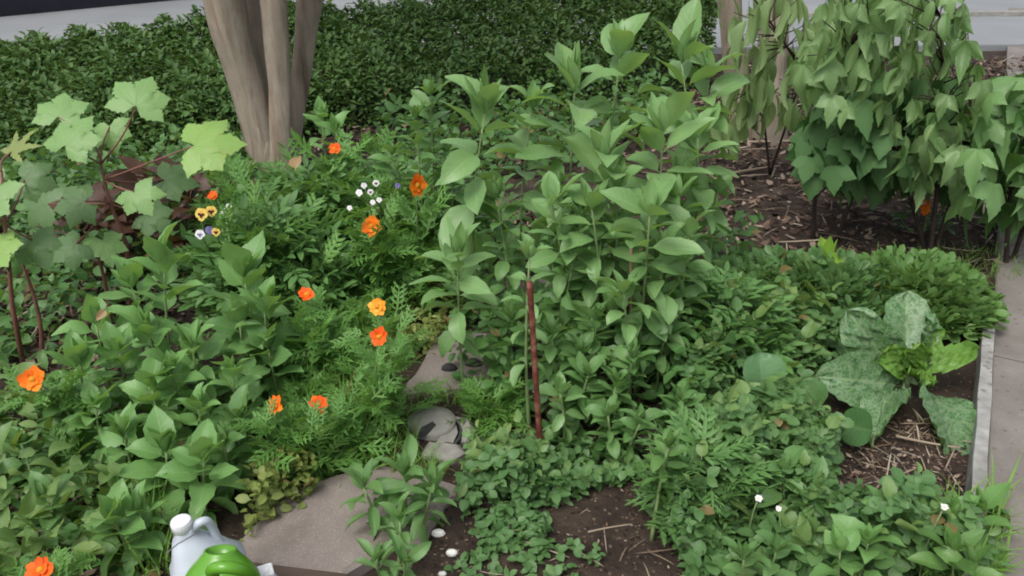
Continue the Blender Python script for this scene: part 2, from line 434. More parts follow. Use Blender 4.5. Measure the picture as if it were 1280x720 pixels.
M['droop'] = leaf_mat("drooping_leaf", (0.065, 0.125, 0.050), (0.145, 0.215, 0.110), (0.2, 0.27, 0.15), 0.4, 9)
M['mustard'] = leaf_mat("silvery_mottled_leaf", (0.065, 0.165, 0.065), (0.085, 0.195, 0.080), (0.26, 0.37, 0.22), 0.75, 6, spots=((0.24, 0.34, 0.21), 85), spec=0.5, gain=1.05)
M['mustard_young'] = leaf_mat("young_yellow_green_leaf", (0.10, 0.23, 0.045), (0.145, 0.28, 0.06), (0.28, 0.4, 0.12), 0.4, 7, gain=1.0)
M['blue_leaf'] = leaf_mat("blue_green_leaf", (0.075, 0.160, 0.085), (0.09, 0.18, 0.10), (0.14, 0.23, 0.14), 0.3, 6, spec=0.5)
M['lime_leaf'] = leaf_mat("lime_leaf", (0.17, 0.32, 0.05), (0.21, 0.36, 0.07), (0.28, 0.42, 0.12), 0.4, 7, gain=1.0)
M['crown'] = leaf_mat("crown_leaf", (0.045, 0.10, 0.035), (0.075, 0.15, 0.05), (0.1, 0.17, 0.07), 0.2, 6)
M['dry_leaf'] = leaf_mat("dry_leaf", (0.20, 0.13, 0.085), (0.30, 0.21, 0.15), (0.3, 0.22, 0.16), 0.4, 6)

# ------------------------------------------------------------------ leaf templates (unit length along +Y, upper side +Z)
def ovate(w=0.5, n=6, a=0.6, b=0.9, fold=0.25, droop=0.6, wave=0.03, pet=0.12, serr=0.0, cross=5, twist=0.0):
    ts = np.linspace(0, 1, n + 1)
    shp = np.maximum(ts, 1e-6) ** a * np.maximum(1 - ts, 0) ** b
    shp = shp / shp.max()
    shp[0] = 0.08
    if serr:
        shp = shp * (1 + serr * np.where(np.arange(n + 1) % 2 == 0, 0.5, -0.5))
    shp[-1] = 0.0
    ss = np.linspace(-1, 1, cross)
    vs, uv = [], []
    y, z = pet * 0.985, 0.0
    ph = rng.random() * 6.28
    for i, t in enumerate(ts):
        th = droop * (t - 0.25) if droop else 0.0
        if i:
            dl = (1 - pet) / n
            y += dl * math.cos(th); z -= dl * math.sin(th)
        hw = 0.5 * w * shp[i]
        for s in ss:
            zz = fold * abs(s) * hw + wave * abs(s) * math.sin(t * 9 + ph + (1.5 if s > 0 else 0)) + twist * s * hw * t
            vs.append((s * hw, y + zz * math.sin(th), z + zz * math.cos(th))); uv.append((0.5 + 0.5 * s, t))
    c = cross
    q = [(i * c + k, i * c + k + 1, (i + 1) * c + k + 1, (i + 1) * c + k) for i in range(n) for k in range(c - 1)]
    if pet > 0:
        b0 = len(vs); pw = 0.012
        vs += [(-pw, 0, 0), (pw, 0, 0), (pw, pet, 0.0), (-pw, pet, 0.0)]
        uv += [(0.5, 0.02)] * 4
        q.append((b0, b0 + 1, b0 + 2, b0 + 3))
    return {'v': np.array(vs, float), 'q': np.array(q, int).reshape(-1, 4), 't': np.zeros((0, 3), int), 'uv': np.array(uv, float)}

def merge(ts):
    V, Q, T, U, k = [], [], [], [], 0
    for t in ts:
        V.append(t['v']); U.append(t['uv']); Q.append(t['q'] + k); T.append(t['t'] + k); k += len(t['v'])
    return {'v': np.vstack(V), 'q': np.vstack(Q), 't': np.vstack(T), 'uv': np.vstack(U)}

def xf(t, rz=0.0, rx=0.0, ry=0.0, s=1.0, loc=(0, 0, 0)):
    m = np.array(Matrix.Rotation(rz, 3, 'Z') @ Matrix.Rotation(rx, 3, 'X') @ Matrix.Rotation(ry, 3, 'Y'))
    return {'v': t['v'] @ m.T * s + np.array(loc), 'q': t['q'], 't': t['t'], 'uv': t['uv']}

def palmate(angs, lens, valley=0.5, fold=0.12, droop=0.25, serr=0.08, shoulder=0.5, pet=0.0, jag=0.0, sag=.10):
    """lobed leaf: the petiole joins at the origin, the middle lobe points along +Y"""
    V, Q, U = [], [], []
    n = 12
    L = len(angs)
    ph = rng.random() * 6.28
    for i in range(L):
        a = R(angs[i]); ln = lens[i] * (1 + jag * (rng.random() - 0.5))
        ldroop = droop * rr(.6, 1.5)
        for side in (-1, 1):
            j = i + side
            if 0 <= j < L:
                va = R((angs[i] + angs[j]) / 2); vr = valley * (lens[i] + lens[j]) / 2
            else:
                va = a + side * R(38); vr = valley * 0.62 * lens[i]
            base = len(V)
            vp = np.array([math.sin(va), math.cos(va)]) * vr
            tip = np.array([math.sin(a), math.cos(a)]) * ln
            ax = tip / ln; pr = np.array([ax[1], -ax[0]]) * side
            vw = abs(np.dot(vp, pr)); vl = np.dot(vp, ax)
            for k in range(n + 1):
                t = k / n
                mid = ax * ln * t
                if k <= 4:
                    e = vp * (k / 4.0)
                else:
                    f = (k - 4) / (n - 4)
                    hw = vw * ((1 - f) ** 0.85) * (1 + shoulder * math.sin(math.pi * min(1, f * 1.05)) * 0.9)
                    l = vl + (ln - vl) * f
                    hw *= 1 + (serr * (1 if k % 2 else -1)) * 1.6 if 0 < f < 1 else 1
                    e = ax * l + pr * max(0, hw)
                for (pt, u, fr) in ((mid, 0.5, 0), (mid * .5 + e * .5, 0.5 + 0.25 * side, .5), (e, 0.5 + 0.5 * side, 1)):
                    r = np.hypot(*pt); x = abs(np.dot(pt, pr))
                    z = fold * x - sag * fr * fr * x * 2.0 - (droop if r < valley else ldroop * (1 - valley / max(r, .01)) + droop * valley / max(r, .01)) * r * r + .022 * fr * math.sin(9 * r + ph + 1.7 * i)
                    if 0 <= j < L and k <= 4 and fr == 1: z = (fold * .5 * vw / max(vr, .01) * r) - droop * r * r
                    V.append((pt[0], pt[1], z)); U.append((u, r))
            for k in range(n):
                for m_ in (0, 1):
                    f4 = (base + 3 * k + m_, base + 3 * k + m_ + 1, base + 3 * k + m_ + 4, base + 3 * k + m_ + 3)
                    Q.append(f4 if side < 0 else f4[::-1])
    if pet:
        b0 = len(V)
        V += [(-0.012, -pet, -pet * 0.15), (0.012, -pet, -pet * 0.15), (0.012, 0.02, 0.0), (-0.012, 0.02, 0.0)]; U += [(0.5, 0.02)] * 4
        Q.append((b0, b0 + 1, b0 + 2, b0 + 3))
    V = np.array(V, float)
    if pet: V[:, 1] += pet
    # weld doubles so each leaf is one island
    key = {}; idx = np.zeros(len(V), int); keep = []
    for i, v in enumerate(np.round(V, 4)):
        kk = (round(v[0], 3), round(v[1], 3))
        if kk not in key:
            key[kk] = len(keep); keep.append(i)
        idx[i] = key[kk]
    Qn = [tuple(idx[list(f)]) for f in Q]
    qs = [f for f in Qn if len(set(f)) == 4]
    trs = []
    for f in Qn:
        u = []
        for x in f:
            if x not in u: u.append(x)
        if len(u) == 3: trs.append(u)
    return {'v': V[keep], 'q': np.array(qs, int).reshape(-1, 4), 't': np.array(trs, int).reshape(-1, 3), 'uv': np.array(U, float)[keep]}

def rr(a, b):
    return float(rng.uniform(a, b))

T = {}
T['lance'] = [ovate(rr(.36, .50), 8, .72, .92, rr(.15, .6), rr(.2, 1.7), .018, .10, serr=.08, twist=rr(-.3, .3)) for _ in range(10)]
T['young'] = [ovate(rr(.30, .40), 6, .7, .95, rr(.4, .8), rr(-.5, .3), .01, .05) for _ in range(6)]
T['broad'] = [ovate(rr(.46, .64), 8, .55, 1.1, rr(.15, .6), rr(.0, 1.1), .025, .14, serr=.10, twist=rr(-.3, .3)) for _ in range(10)]
T['small'] = [ovate(rr(.5, .62), 4, .6, .85, rr(.1, .4), rr(.1, .8), .02, .15, cross=3) for _ in range(6)]
T['hedge'] = [ovate(rr(.36, .48), 3, .65, .8, rr(.2, .5), rr(.2, .9), 0, .06, cross=3) for _ in range(6)]
T['willow'] = [ovate(rr(.26, .36), 8, .7, .9, rr(.3, .9), rr(.3, 1.1), .02, .12, twist=rr(-.6, .6)) for _ in range(10)]
T['okra'] = [palmate([-105, -52, 0, 52, 105], [.72, .92, 1.0, .92, .72], .58, rr(.12, .3), rr(.1, .4), .08, .85, jag=.25) for _ in range(6)]
T['cleft'] = [palmate([-100, -50, 0, 50, 100], [.6, .9, 1.0, .9, .6], .30, rr(.05, .2), rr(.1, .3), .12, .5, jag=.2) for _ in range(3)]
T['wilt'] = [palmate([-50, 0, 50], [.75, 1.0, .75], .55, rr(.5, .95), rr(.3, .8), .05, .5, pet=.25, jag=.3) for _ in range(8)]
T['maple'] = [palmate([-62, 0, 62], [.80, 1.0, .80], .62, rr(.1, .3), rr(.25, .6), .05, .5, pet=.25, jag=.2) for _ in range(8)]
def trefoil():
    l = [xf(ovate(rr(.62, .78), 4, .6, .75, rr(.15, .4), rr(.2, .7), .02, .04, cross=3), rz=R(a + rr(-12, 12)), rx=R(rr(-12, 12)), s=rr(.85, 1.05)) for a in (-78, 0, 78)]
    return merge(l)
T['trefoil'] = [trefoil() for _ in range(8)]
def peanut():
    l = []
    for (y, a) in ((.45, -58), (.45, 58), (.95, -38), (.95, 38)):
        l.append(xf(ovate(rr(.52, .62), 4, .75, .6, .3, rr(0, .4), 0, .02, cross=3), rz=R(a + rr(-10, 10)), rx=R(rr(-5, 25)), s=.62, loc=(0, y, 0)))
    pw = .012
    l.append({'v': np.array([(-pw, 0, 0), (pw, 0, 0), (pw, .96, 0), (-pw, .96, 0)]), 'q': np.array([(0, 1, 2, 3)]), 't': np.zeros((0, 3), int), 'uv': np.array([(.5, .1)] * 4)})
    return merge(l)
T['peanut'] = [peanut() for _ in range(6)]
def blade(w=.03, n=5, bend=.9, a=.3):
    t = ovate(w, n, a, .8, .5, bend, 0, 0, cross=3)
    return t
T['grass'] = [blade(rr(.025, .04), 5, rr(.3, 1.6)) for _ in range(8)]
def feather(k=6, w=.10):
    l = []
    for i in range(k):
        y = .16 + .74 * i / (k - 1)
        ln = .46 * (1 - .55 * abs(y - .45))
        for s in (-1, 1):
            l.append(xf(ovate(w * 1.2, 3, .5, .8, .4, rr(-.2, .5), 0, 0, cross=3), rz=-s * R(rr(38, 58)), rx=R(rr(-15, 25)), s=ln, loc=(0, y, 0)))
            if ln > .3:
                l.append(xf(ovate(w * 1.4, 2, .5, .8, .4, 0, 0, 0, cross=3), rz=-s * R(8), s=ln * .45, loc=(s * ln * .38, y + ln * .3, .02)))
    l.append(xf(ovate(w * .5, 3, .2, .6, .3, 0, 0, 0, cross=3), s=1.05))
    return merge(l)
T['feather'] = [feather(5, rr(.16, .26)) for _ in range(6)]
T['bushy'] = [merge([xf(ovate(.36, 4, .6, .9, .3, rr(.1, .6), 0, .05, cross=3), rz=R(a + rr(-8, 8)), rx=R(rr(-10, 12)), s=s_, loc=(0, y, 0)) for (a, s_, y) in
              ((0, .55, .48), (-48, .48, .34), (48, .48, .34), (-60, .4, .12), (60, .4, .12))] + [xf(ovate(.05, 2, .2, .6, 0, 0, 0, 0, cross=3), s=.6)]) for _ in range(6)]
T['round'] = [ovate(rr(.85, 1.0), 7, .42, .42, rr(.1, .25), rr(.2, .6), .03, .2) for _ in range(5)]

# ------------------------------------------------------------------ plant helpers
def rdir(n, el0, el1, az=None):
    az = rng.random(n) * 2 * math.pi if az is None else np.asarray(az)
    el = np.radians(rng.uniform(el0, el1, n))
    return np.c_[np.cos(el) * np.cos(az), np.cos(el) * np.sin(az), np.sin(el)]

def up_for(d, jit=0.25):
    d = nrm(d)
    n = np.array([0, 0, 1.0]) - d * d[:, 2:3]
    n = np.where(np.linalg.norm(n, axis=1, keepdims=True) < 0.15, np.array([0, -1.0, 0.2]), n)
    return nrm(nrm(n) + rng.normal(0, jit, n.shape))

def curve(p0, p1, n=8, bow=0.05):
    p0, p1 = np.asarray(p0, float), np.asarray(p1, float)
    t = np.linspace(0, 1, n)[:, None]
    side = rng.normal(0, 1, 3) * np.array([1, 1, 0.2])
    ln = np.linalg.norm(p1 - p0)
    return p0 + (p1 - p0) * t + np.sin(math.pi * t) * side * bow * ln * 0.5

def leafy_stem(fol, stm, p0, p1, nodes, l_top, l_bot, temps=None, young=None, rad=0.006, start=0.25, per=2, el_top=45, el_bot=-38, az0=None, bow=0.06, tipn=6):
    c = curve(p0, p1, 9, bow)
    stm.tube(c, np.linspace(rad, rad * 0.45, 9), 6)
    az = rng.random() * 6.28 if az0 is None else az0
    fs = start + (1 - start) * np.linspace(0, 1, nodes) ** 0.8
    for i, f in enumerate(fs):
        q = np.array([np.interp(f, np.linspace(0, 1, 9), c[:, k]) for k in range(3)])
        g = (f - start) / (1 - start)
        ln = l_bot + (l_top - l_bot) * g
        az += math.pi / 2 + rr(-.3, .3)
        azs = az + np.arange(per) * 2 * math.pi / per + rng.normal(0, .15, per)
        el = el_bot + (el_top - el_bot) * g ** 1.3
        d = rdir(per, el - 20, el + 20, azs)
        fol.inst(temps or T['lance'], np.tile(q, (per, 1)), d, up_for(d, .38), ln * rng.uniform(.8, 1.15, per))
    d = rdir(tipn, 48, 82)
    fol.inst(young or T['young'], np.tile(c[-1], (tipn, 1)), d, up_for(d, .2), l_top * rng.uniform(.4, .85, tipn))

def tall_plant(label, tops, leaf='tall', temps=None, name='tall_leafy_plant', cat='plant', group=None, nodes=7, start=0.2, rad=.006, stem='green_stem', spread=.05, extra=None, lb=1.0, per=2, el_top=45, big=1.0):
    """tops: (px, py, distance, leaf length in px)"""
    lim = [(CAMH - .17) / (-ray(a, b)[2] / ray(a, b)[1]) if ray(a, b)[2] < 0 else 99 for a, b, Y, l in tops]
    tops = [(a, b, min(Y, m_), l) for (a, b, Y, l), m_ in zip(tops, lim)]
    pts = [P(a, b, Y) for a, b, Y, l in tops]
    bx = np.mean([p[0] for p in pts]); by = np.mean([p[1] for p in pts])
    e = thing(name, label, cat, (bx, by, float(ground_z(bx, by)) - .005), group)
    fol, stm = MB(), MB()
    for p, (a, b, Y, l) in zip(pts, tops):
        x0, y0 = bx + (p[0] - bx) * .5 + rr(-spread, spread) * .4, by + (p[1] - by) * .5 + rr(-spread, spread) * .4
        b0 = np.array([x0, y0, float(ground_z(x0, y0)) - .01])
        L_ = l * m_per_px(p) * big
        leafy_stem(fol, stm, b0, p, nodes, L_ * 1.0, L_ * lb, temps=temps, start=start, rad=rad, per=per, el_top=el_top)
        stm.build('stem', M[stem], e); stm = MB()
    if extra: extra(fol, stm, e)
    fol.build('foliage', M[leaf], e)
    return e

def inpoly(px, py, poly):
    x, y = np.asarray(px), np.asarray(py); inside = np.zeros(len(x), bool); j = len(poly) - 1
    for i in range(len(poly)):
        xi, yi = poly[i]; xj, yj = poly[j]
        c = ((yi > y) != (yj > y)) & (x < (xj - xi) * (y - yi) / (yj - yi + 1e-9) + xi)
        inside ^= c; j = i
    return inside

def ground_scatter(poly_px, n):
    """n points spread evenly over the patch of ground whose outline lies under these pixels"""
    gp = np.array([G(*p)[:2] for p in poly_px])
    lo, hi = gp.min(0), gp.max(0)
    out = np.zeros((0, 2))
    while len(out) < n:
        c = rng.uniform(lo, hi, (n * 2, 2))
        out = np.vstack([out, c[inpoly(c[:, 0], c[:, 1], gp)]])
    return out[:n]

def clump(fol, stm, c, rx, ry, h, n, temps, size, el=(-10, 50), stems=8, dome=True, fill=.35):
    """a bushy clump: leaves spread through a dome's outer volume, a few stems inside"""
    a = rng.random(n) * 2 * math.pi
    r = np.sqrt(rng.random(n))
    z = h * (1 - .75 * r ** 2.2) * (1 - fill * 1.6 * rng.random(n) ** 1.6) if dome else h * rng.random(n)
    pos = np.c_[c[0] + rx * r * np.cos(a), c[1] + ry * r * np.sin(a), c[2] + np.maximum(.01, z)]
    out = np.c_[np.cos(a), np.sin(a)] * r[:, None]
    d = rdir(n, el[0], el[1], np.arctan2(out[:, 1], out[:, 0]) + rng.normal(0, 1.0, n))
    fol.inst(temps, pos, d, up_for(d, .3), size * rng.uniform(.7, 1.2, n))
    if stm is not None:
        for k in rng.integers(0, n, stems):
            stm.tube(curve((c[0] + (pos[k, 0] - c[0]) * .25, c[1] + (pos[k, 1] - c[1]) * .25, c[2] - .01), pos[k], 6, .15), np.linspace(.004, .002, 6), 5)

def clump_plant(label, px, py, wpx, h, n, temps, leaf, sizepx, name='bushy_plant', cat='plant', group=None, el=(-10, 50), deep=1.0, fill=.35, stems=10, stem='green_stem', yb=None):
    g = G(px, py)
    s = m_per_px(g)
    e = thing(name, label, cat, (g[0], g[1], float(ground_z(g[0], g[1])) - .005), group)
    fol, stm = MB(), MB()
    clump(fol, stm, np.array([g[0], g[1], 0.0]), wpx * s / 2, wpx * s / 2 * deep, h, n, temps, sizepx * s, el, stems, True, fill)
    stm.build('stem', M[stem], e)
    fol.build('foliage', M[leaf], e)
    return e

# ================================================================== THE SETTING
xs = np.concatenate([np.linspace(-40, -4, 12), np.linspace(-3.8, 4.2, 161), np.linspace(4.5, 40, 12)])
ys = np.concatenate([np.linspace(-15, .4, 8), np.linspace(.5, 8.5, 161), np.linspace(9, 60, 12)])
gx, gy = np.meshgrid(xs, ys)
near = (np.abs(gx) < 4.3) & (gy > .4) & (gy < 8.6)
gz = np.where(near, ground_z(gx, gy) + rng.normal(0, .004, gx.shape), -.03)
mb = MB()
nx, ny = len(xs), len(ys)
ii, jj = np.meshgrid(np.arange(nx - 1), np.arange(ny - 1))
a0 = (jj * nx + ii).ravel()
mb.add(np.c_[gx.ravel(), gy.ravel(), gz.ravel()], np.c_[a0, a0 + 1, a0 + nx + 1, a0 + nx])
tag(mb.build('ground', M['soil']), "dark brown bare garden soil under the plants", "ground", kind="structure")

# concrete walk along the bed on the right
wa, wb = G(1230, 605)[:2], G(1240, 415)[:2]
wd = nrm(wb - wa); wn = np.array([wd[1], -wd[0]])
mb = MB()
for k in range(-3, 7):
    c0 = wa + wd * (k * 1.22 - .42) ; c1 = c0 + wd * 1.205
    if k == 6: c1 = c0 + wd * 6
    mb.slab([c0, c1, c1 + wn * 1.3, c0 + wn * 1.3], -.08, .022, .006)
tag(mb.build('pavement', M['walk'], smooth=False), "pale concrete walk slabs along the right side of the bed", "pavement", kind="structure")

# street and far sidewalk
e0, e1 = G(880, 64)[:2], G(1290, 60)[:2]
ed = nrm(e1 - e0); en = np.array([-ed[1], ed[0]])
mb = MB()
A, B = e0 - ed * 14, e1 + ed * 10
mb.slab([A, B, B + en * 2.4, A + en * 2.4], -.1, .04, .01)
tag(mb.build('sidewalk', M['street'], smooth=False), "pale grey concrete sidewalk behind the bed", "sidewalk", kind="structure")
mb = MB()
A2, B2 = A + en * 2.4, B + en * 2.4
K2 = e0 + en * 2.4 - ed * .6
mb.slab([K2, B2, B2 + en * .16, K2 + en * .16], -.1, .10, .02)
tag(mb.build('kerb', M['stone'], smooth=False), "low concrete kerb between the sidewalk and the street", "kerb", kind="structure")
mb = MB()
A3, B3 = A2 + en * .16, B2 + en * .16
mb.slab([A3 - ed * 10, B3 + ed * 10, B3 + en * 30 + ed * 10, A3 + en * 30 - ed * 10], -.2, -.02, .01)
tag(mb.build('street', M['street'], smooth=False), "pale grey street surface beyond the kerb", "street", kind="structure")

# dark wall far left
p0, p1 = G(-60, 25)[:2], G(290, -8)[:2]
dd = nrm(p1 - p0); p0 = p0 - dd * 3; p1 = p1 + dd * 2; nn = np.array([-dd[1], dd[0]])
mb = MB()
mb.slab([p0, p1, p1 + nn * .25, p0 + nn * .25], -.1, 1.5, .02)
wl = mb.build('dark_wall', M['navy_wall'], smooth=False)
tag(wl, "dark navy wall across the pavement in the top left corner", "wall")

# stepping stones and pavers
def paver(label, pix, top, mat, name='stepping_stone', jit=0.012, bev=.01):
    pts = []
    n = len(pix)
    for i in range(n):
        a, b = G(*pix[i])[:2], G(*pix[(i + 1) % n])[:2]
        k = max(2, int(np.linalg.norm(b - a) / .06))
        for t in range(k):
            pts.append(a + (b - a) * t / k + rng.normal(0, jit * .35, 2))
    mb = MB(); mb.slab(pts, -.05, top, bev)
    o = mb.build(name, M[mat], smooth=False)
    return tag(o, label, "paving stone")
paver("large pinkish concrete slab at the bottom beside the white jug", [(278, 708), (432, 728), (590, 618), (480, 588), (360, 618)], .030, 'concrete')
paver("greyish concrete slab half hidden by grass in the middle of the path", [(505, 500), (548, 420), (632, 424), (616, 486)], .028, 'concrete')
paver("low concrete slab farther back under the tall plants", [(600, 405), (620, 350), (735, 352), (720, 405)], .026, 'concrete')
paver("flat grey stone just right of the round stone", [(545, 560), (560, 524), (590, 528), (596, 556)], .026, 'stone')
paver("small pale stone wedge below the round stone on the left", [(497, 580), (508, 556), (527, 560), (518, 586)], .030, 'stone')
paver("narrow pale stone chip between the small wedge and the oval stone", [(527, 575), (535, 558), (553, 560), (545, 577)], .028, 'stone', jit=.006)
paver("small oval pale stone below the round stone on the right", [(540, 572), (552, 561), (575, 563), (582, 574), (568, 583), (548, 582)], .032, 'stone', jit=.006)
paver("pale triangular slab corner next to the bare soil", [(505, 690), (530, 640), (562, 612), (556, 645), (525, 690)], .026, 'concrete', name='paving_slab')
g = G(540, 537); s = m_per_px(g)
e = thing('round_stone', "round grey stepping stone with a dark oblong dent", "paving stone", (g[0], g[1], .0))
mb = MB(); rr_ = 31 * s
mb.lathe((g[0], g[1], 0), [(rr_ * .98, -.04), (rr_, .028), (rr_ * .95, .038), (rr_ * .6, .041), (.001, .042)], 28)
mb.build('disc', M['stone'], e)
mb = MB()
dq = [G(*p, .043)[:2] for p in ((520, 545), (527, 534), (541, 527), (545, 531), (535, 541), (526, 547))]
mb.slab(dq, .041, .0455, .002)
mb.build('dent', M['dark_stone'], e, smooth=False)
mb = MB()
mb.slab([G(*p, .03)[:2] for p in ((566, 555), (572, 549), (575, 541), (573, 532), (569, 527), (575, 531), (578, 540), (575, 550), (570, 556))], .02, .0345, .001)
mb.build('rim_gap', M['dark_stone'], e, smooth=False)
dq = [G(*p, .03)[:2] for p in ((563, 556), (574, 545), (573, 528), (566, 524), (576, 530), (580, 545), (572, 557))]
for (px, py, sc_) in ((592, 464, 9), (562, 470, 8)):
    g2 = G(px, py); s2 = m_per_px(g2)
    m2 = MB(); m2.lathe((g2[0], g2[1], .02), [(sc_ * s2 * 1.4, .0), (sc_ * s2 * 1.2, .018), (sc_ * s2 * .6, .03), (.001, .032)], 9, sy=.6)
    tag(m2.build('rock', M['dark_stone'], smooth=False), "small black rock lying on the path slab, %s" % ("the angular right one" if px > 580 else "the flatter left one"), "rock")
for (px, py, r_, lb_) in ((548, 671, 8, "white angular stone on the soil beside the slab corner"), (565, 693, 7, "smooth white pebble on bare soil near the bottom"), (553, 716, 5, "tiny white pebble at the very bottom of the soil patch")):
    g2 = G(px, py); s2 = m_per_px(g2); m2 = MB()
    q = r_ * s2
    m2.lathe((g2[0], g2[1], float(ground_z(g2[0], g2[1]))), [(q * .7, -.005), (q, q * .3), (q * .8, q * .7), (q * .35, q * .95), (.0005, q)], 9, sx=1.15, sy=.75)
    tag(m2.build('pebble', M['pebble'], smooth=(px > 550)), lb_, "pebble")

# board edging on the right
b0, b1 = G(1213, 640)[:2], G(1236, 330)[:2]
b0, b1 = G(1218, 605)[:2], G(1231, 415)[:2]
bd = nrm(b1 - b0); bn_ = np.array([bd[1], -bd[0]])
mb = MB(); s0 = b0 - bd * .9; s1 = b1 + bd * .12
pts = []
for t in np.linspace(0, 1, 12):
    pts.append(s0 + (s1 - s0) * t - bn_ * (.019 + .002 * math.sin(t * 31)))
for t in np.linspace(1, 0, 12):
    pts.append(s0 + (s1 - s0) * t + bn_ * (.019 + .002 * math.sin(t * 23)))
mb.slab(pts, -.05, .07, .006)
tag(mb.build('edging_board', M['board'], smooth=False), "weathered whitish edging board between the bed and the walk", "edging")
mb = MB()
q0, q1 = G(280, 716)[:2], G(440, 736)[:2]
qd = nrm(q1 - q0); qn = np.array([qd[1], -qd[0]])
mb.slab([q0, q1, q1 + qn * .07, q0 + qn * .07], -.05, .05, .006)
tag(mb.build('timber_edging', M['dark_timber'], smooth=False), "dark timber edging along the near side of the large slab", "edging")

# mulch, straw and litter (uncountable)
chip = [xf(ovate(rr(.25, .5), 3, .2, .2, rr(-.2, .3), rr(-.4, .4), .02, 0, cross=3)) for _ in range(6)]
def litter(name, label, patches, mat, temps, el=25):
    mb = MB()
    for poly, n, s0, s1, h in patches:
        p = ground_scatter(poly, n)
        d = rdir(n, -el, el)
        pos = np.c_[p, ground_z(p[:, 0], p[:, 1]) + rng.uniform(0, h, n)]
        mb.inst(temps, pos, d, np.c_[rng.normal(0, .35, n), rng.normal(0, .35, n), np.ones(n)], rng.uniform(s0, s1, n))
    return tag(mb.build(name, M[mat]), label, "ground litter", kind="stuff")
MULCH_BACK = [(820, 330), (840, 75), (1300, 75), (1300, 330), (1240, 340)]
litter('mulch', "reddish brown bark mulch covering the bare ground", [
    (MULCH_BACK, 9000, .02, .07, .03), ([(480, 330), (500, 260), (700, 250), (720, 340)], 2500, .02, .06, .03),
    ([(-40, 470), (-40, 230), (330, 200), (330, 300), (140, 480)], 5000, .02, .06, .03),
    ([(980, 640), (1000, 530), (1215, 520), (1200, 640)], 900, .006, .026, .015), ([(520, 740), (560, 600), (840, 600), (880, 740)], 450, .005, .015, .008),
    ([(-60, 740), (-60, 520), (130, 520), (200, 740)], 1500, .015, .05, .03), ([(330, 110), (330, 215), (900, 215), (900, 110)], 4000, .02, .07, .03)], 'mulch', chip)
straw_t = [ovate(rr(.02, .045), 5, .1, .1, .1, rr(-.5, .7), 0, 0, cross=3) for _ in range(6)]
litter('straw_litter', "dry straw and thin twigs scattered over the mulch", [
    (MULCH_BACK, 900, .08, .28, .04), ([(490, 320), (510, 250), (700, 245), (720, 330)], 260, .06, .2, .04),
    ([(1050, 610), (1060, 540), (1210, 520), (1205, 600)], 110, .04, .15, .012), ([(560, 740), (600, 640), (820, 640), (860, 740)], 18, .03, .14, .02),
    ([(-40, 470), (-40, 280), (200, 280), (140, 480)], 200, .06, .2, .04)], 'straw', straw_t, 10)

# ================================================================== TREES
def trunk_tube(mb, pts, rad, seg=18, flute=.08):
    pts = np.asarray(pts, float); n = 26
    t = np.linspace(0, 1, len(pts)); tt = np.linspace(0, 1, n)
    c = np.c_[[np.interp(tt, t, pts[:, k]) for k in range(3)]].T
    for k in range(3):                                   # soften the bends
        c[1:-1, k] = (c[:-2, k] + 2 * c[1:-1, k] + c[2:, k]) / 4
    r = np.interp(tt, t, rad)
    b0 = mb.n
    m2 = MB(); m2.tube(c, 1.0, seg, True)
    V = np.vstack(m2.v); ph = rng.random(4) * 6.28
    for i in range(n):
        for k in range(seg):
            th = 2 * math.pi * k / seg
            f = 1 + flute * math.sin(3 * th + ph[0] + i * .05) + flute * .6 * math.sin(5 * th + ph[1] - i * .08) + .03 * math.sin(i * .9 + ph[2])
            V[i * seg + k] = c[i] + (V[i * seg + k] - c[i]) * r[i] * f
    V[-2] = c[0]; V[-1] = c[-1]
    mb.add(V, np.vstack(m2.q), np.vstack(m2.t), None)

def crown(mb, centres, n, size):
    for (x, y, z, r) in centres:
        k = int(n)
        d = nrm(rng.normal(0, 1, (k, 3)))
        rad = r * rng.random(k) ** (1 / 2.2)
        p = np.array([x, y, z]) + d * rad[:, None] * np.array([1, 1, .7])
        dr = nrm(d + rng.normal(0, .7, (k, 3)) + np.array([0, 0, -.3]))
        mb.inst(T['hedge'], p, dr, up_for(dr, .4), size * rng.uniform(.7, 1.2, k))

tb = G(333, 222)
e = thing('multi_trunk_tree', "smooth tan barked tree with several trunks rising from one foot", "tree", (tb[0], tb[1], 0))
TY = float(tb[1])
def tp(px, py, Y): return P(px, py, Y)
stems = [
    ([(tb[0] + .0, TY, -.06), tp(330, 180, TY), tp(312, 110, TY - .02), tp(290, 40, TY - .05), tp(276, -30, TY - .08), tp(240, -220, TY - .2)], [.12, .098, .095, .104, .108, .08]),
    ([(tb[0] + .03, TY + .12, -.06), tp(334, 170, TY + .12), tp(328, 110, TY + .14), tp(318, 40, TY + .16), tp(310, -30, TY + .18), tp(300, -220, TY + .3)], [.07, .052, .050, .052, .058, .05]),
    ([(tb[0] + .08, TY - .03, -.06), tp(352, 180, TY - .04), tp(351, 110, TY - .05), tp(346, 40, TY - .05), tp(341, -30, TY - .05), tp(335, -220, TY - .1)], [.10, .066, .062, .068, .074, .06]),
    ([(tb[0] + .10, TY + .12, -.06), tp(366, 180, TY + .16), tp(376, 110, TY + .2), tp(384, 40, TY + .22), tp(392, -30, TY + .25), tp(420, -220, TY + .4)], [.085, .05, .052, .064, .078, .06])]
for pts, rad in stems:
    mb = MB(); trunk_tube(mb, pts, rad); mb.build('trunk', M['bark'], e)
mb = MB()
tops = [np.asarray(p[-1]) for p, r in stems]
for t_ in tops:
    for k in range(3):
        q = t_ + np.array([rr(-.9, .9), rr(-.2, 1.2), rr(.5, 1.2)])
        mb.tube(curve(t_, q, 7, .15), np.linspace(.05, .015, 7), 7)
mb.build('limb', M['bark'], e)
mb = MB()
crown(mb, [(tb[0] + rr(-1.3, 1.3), TY + rr(.2, 2.2), rr(3.0, 4.3), rr(.5, .9)) for _ in range(12)], 330, .10)
mb.build('crown', M['crown'], e)

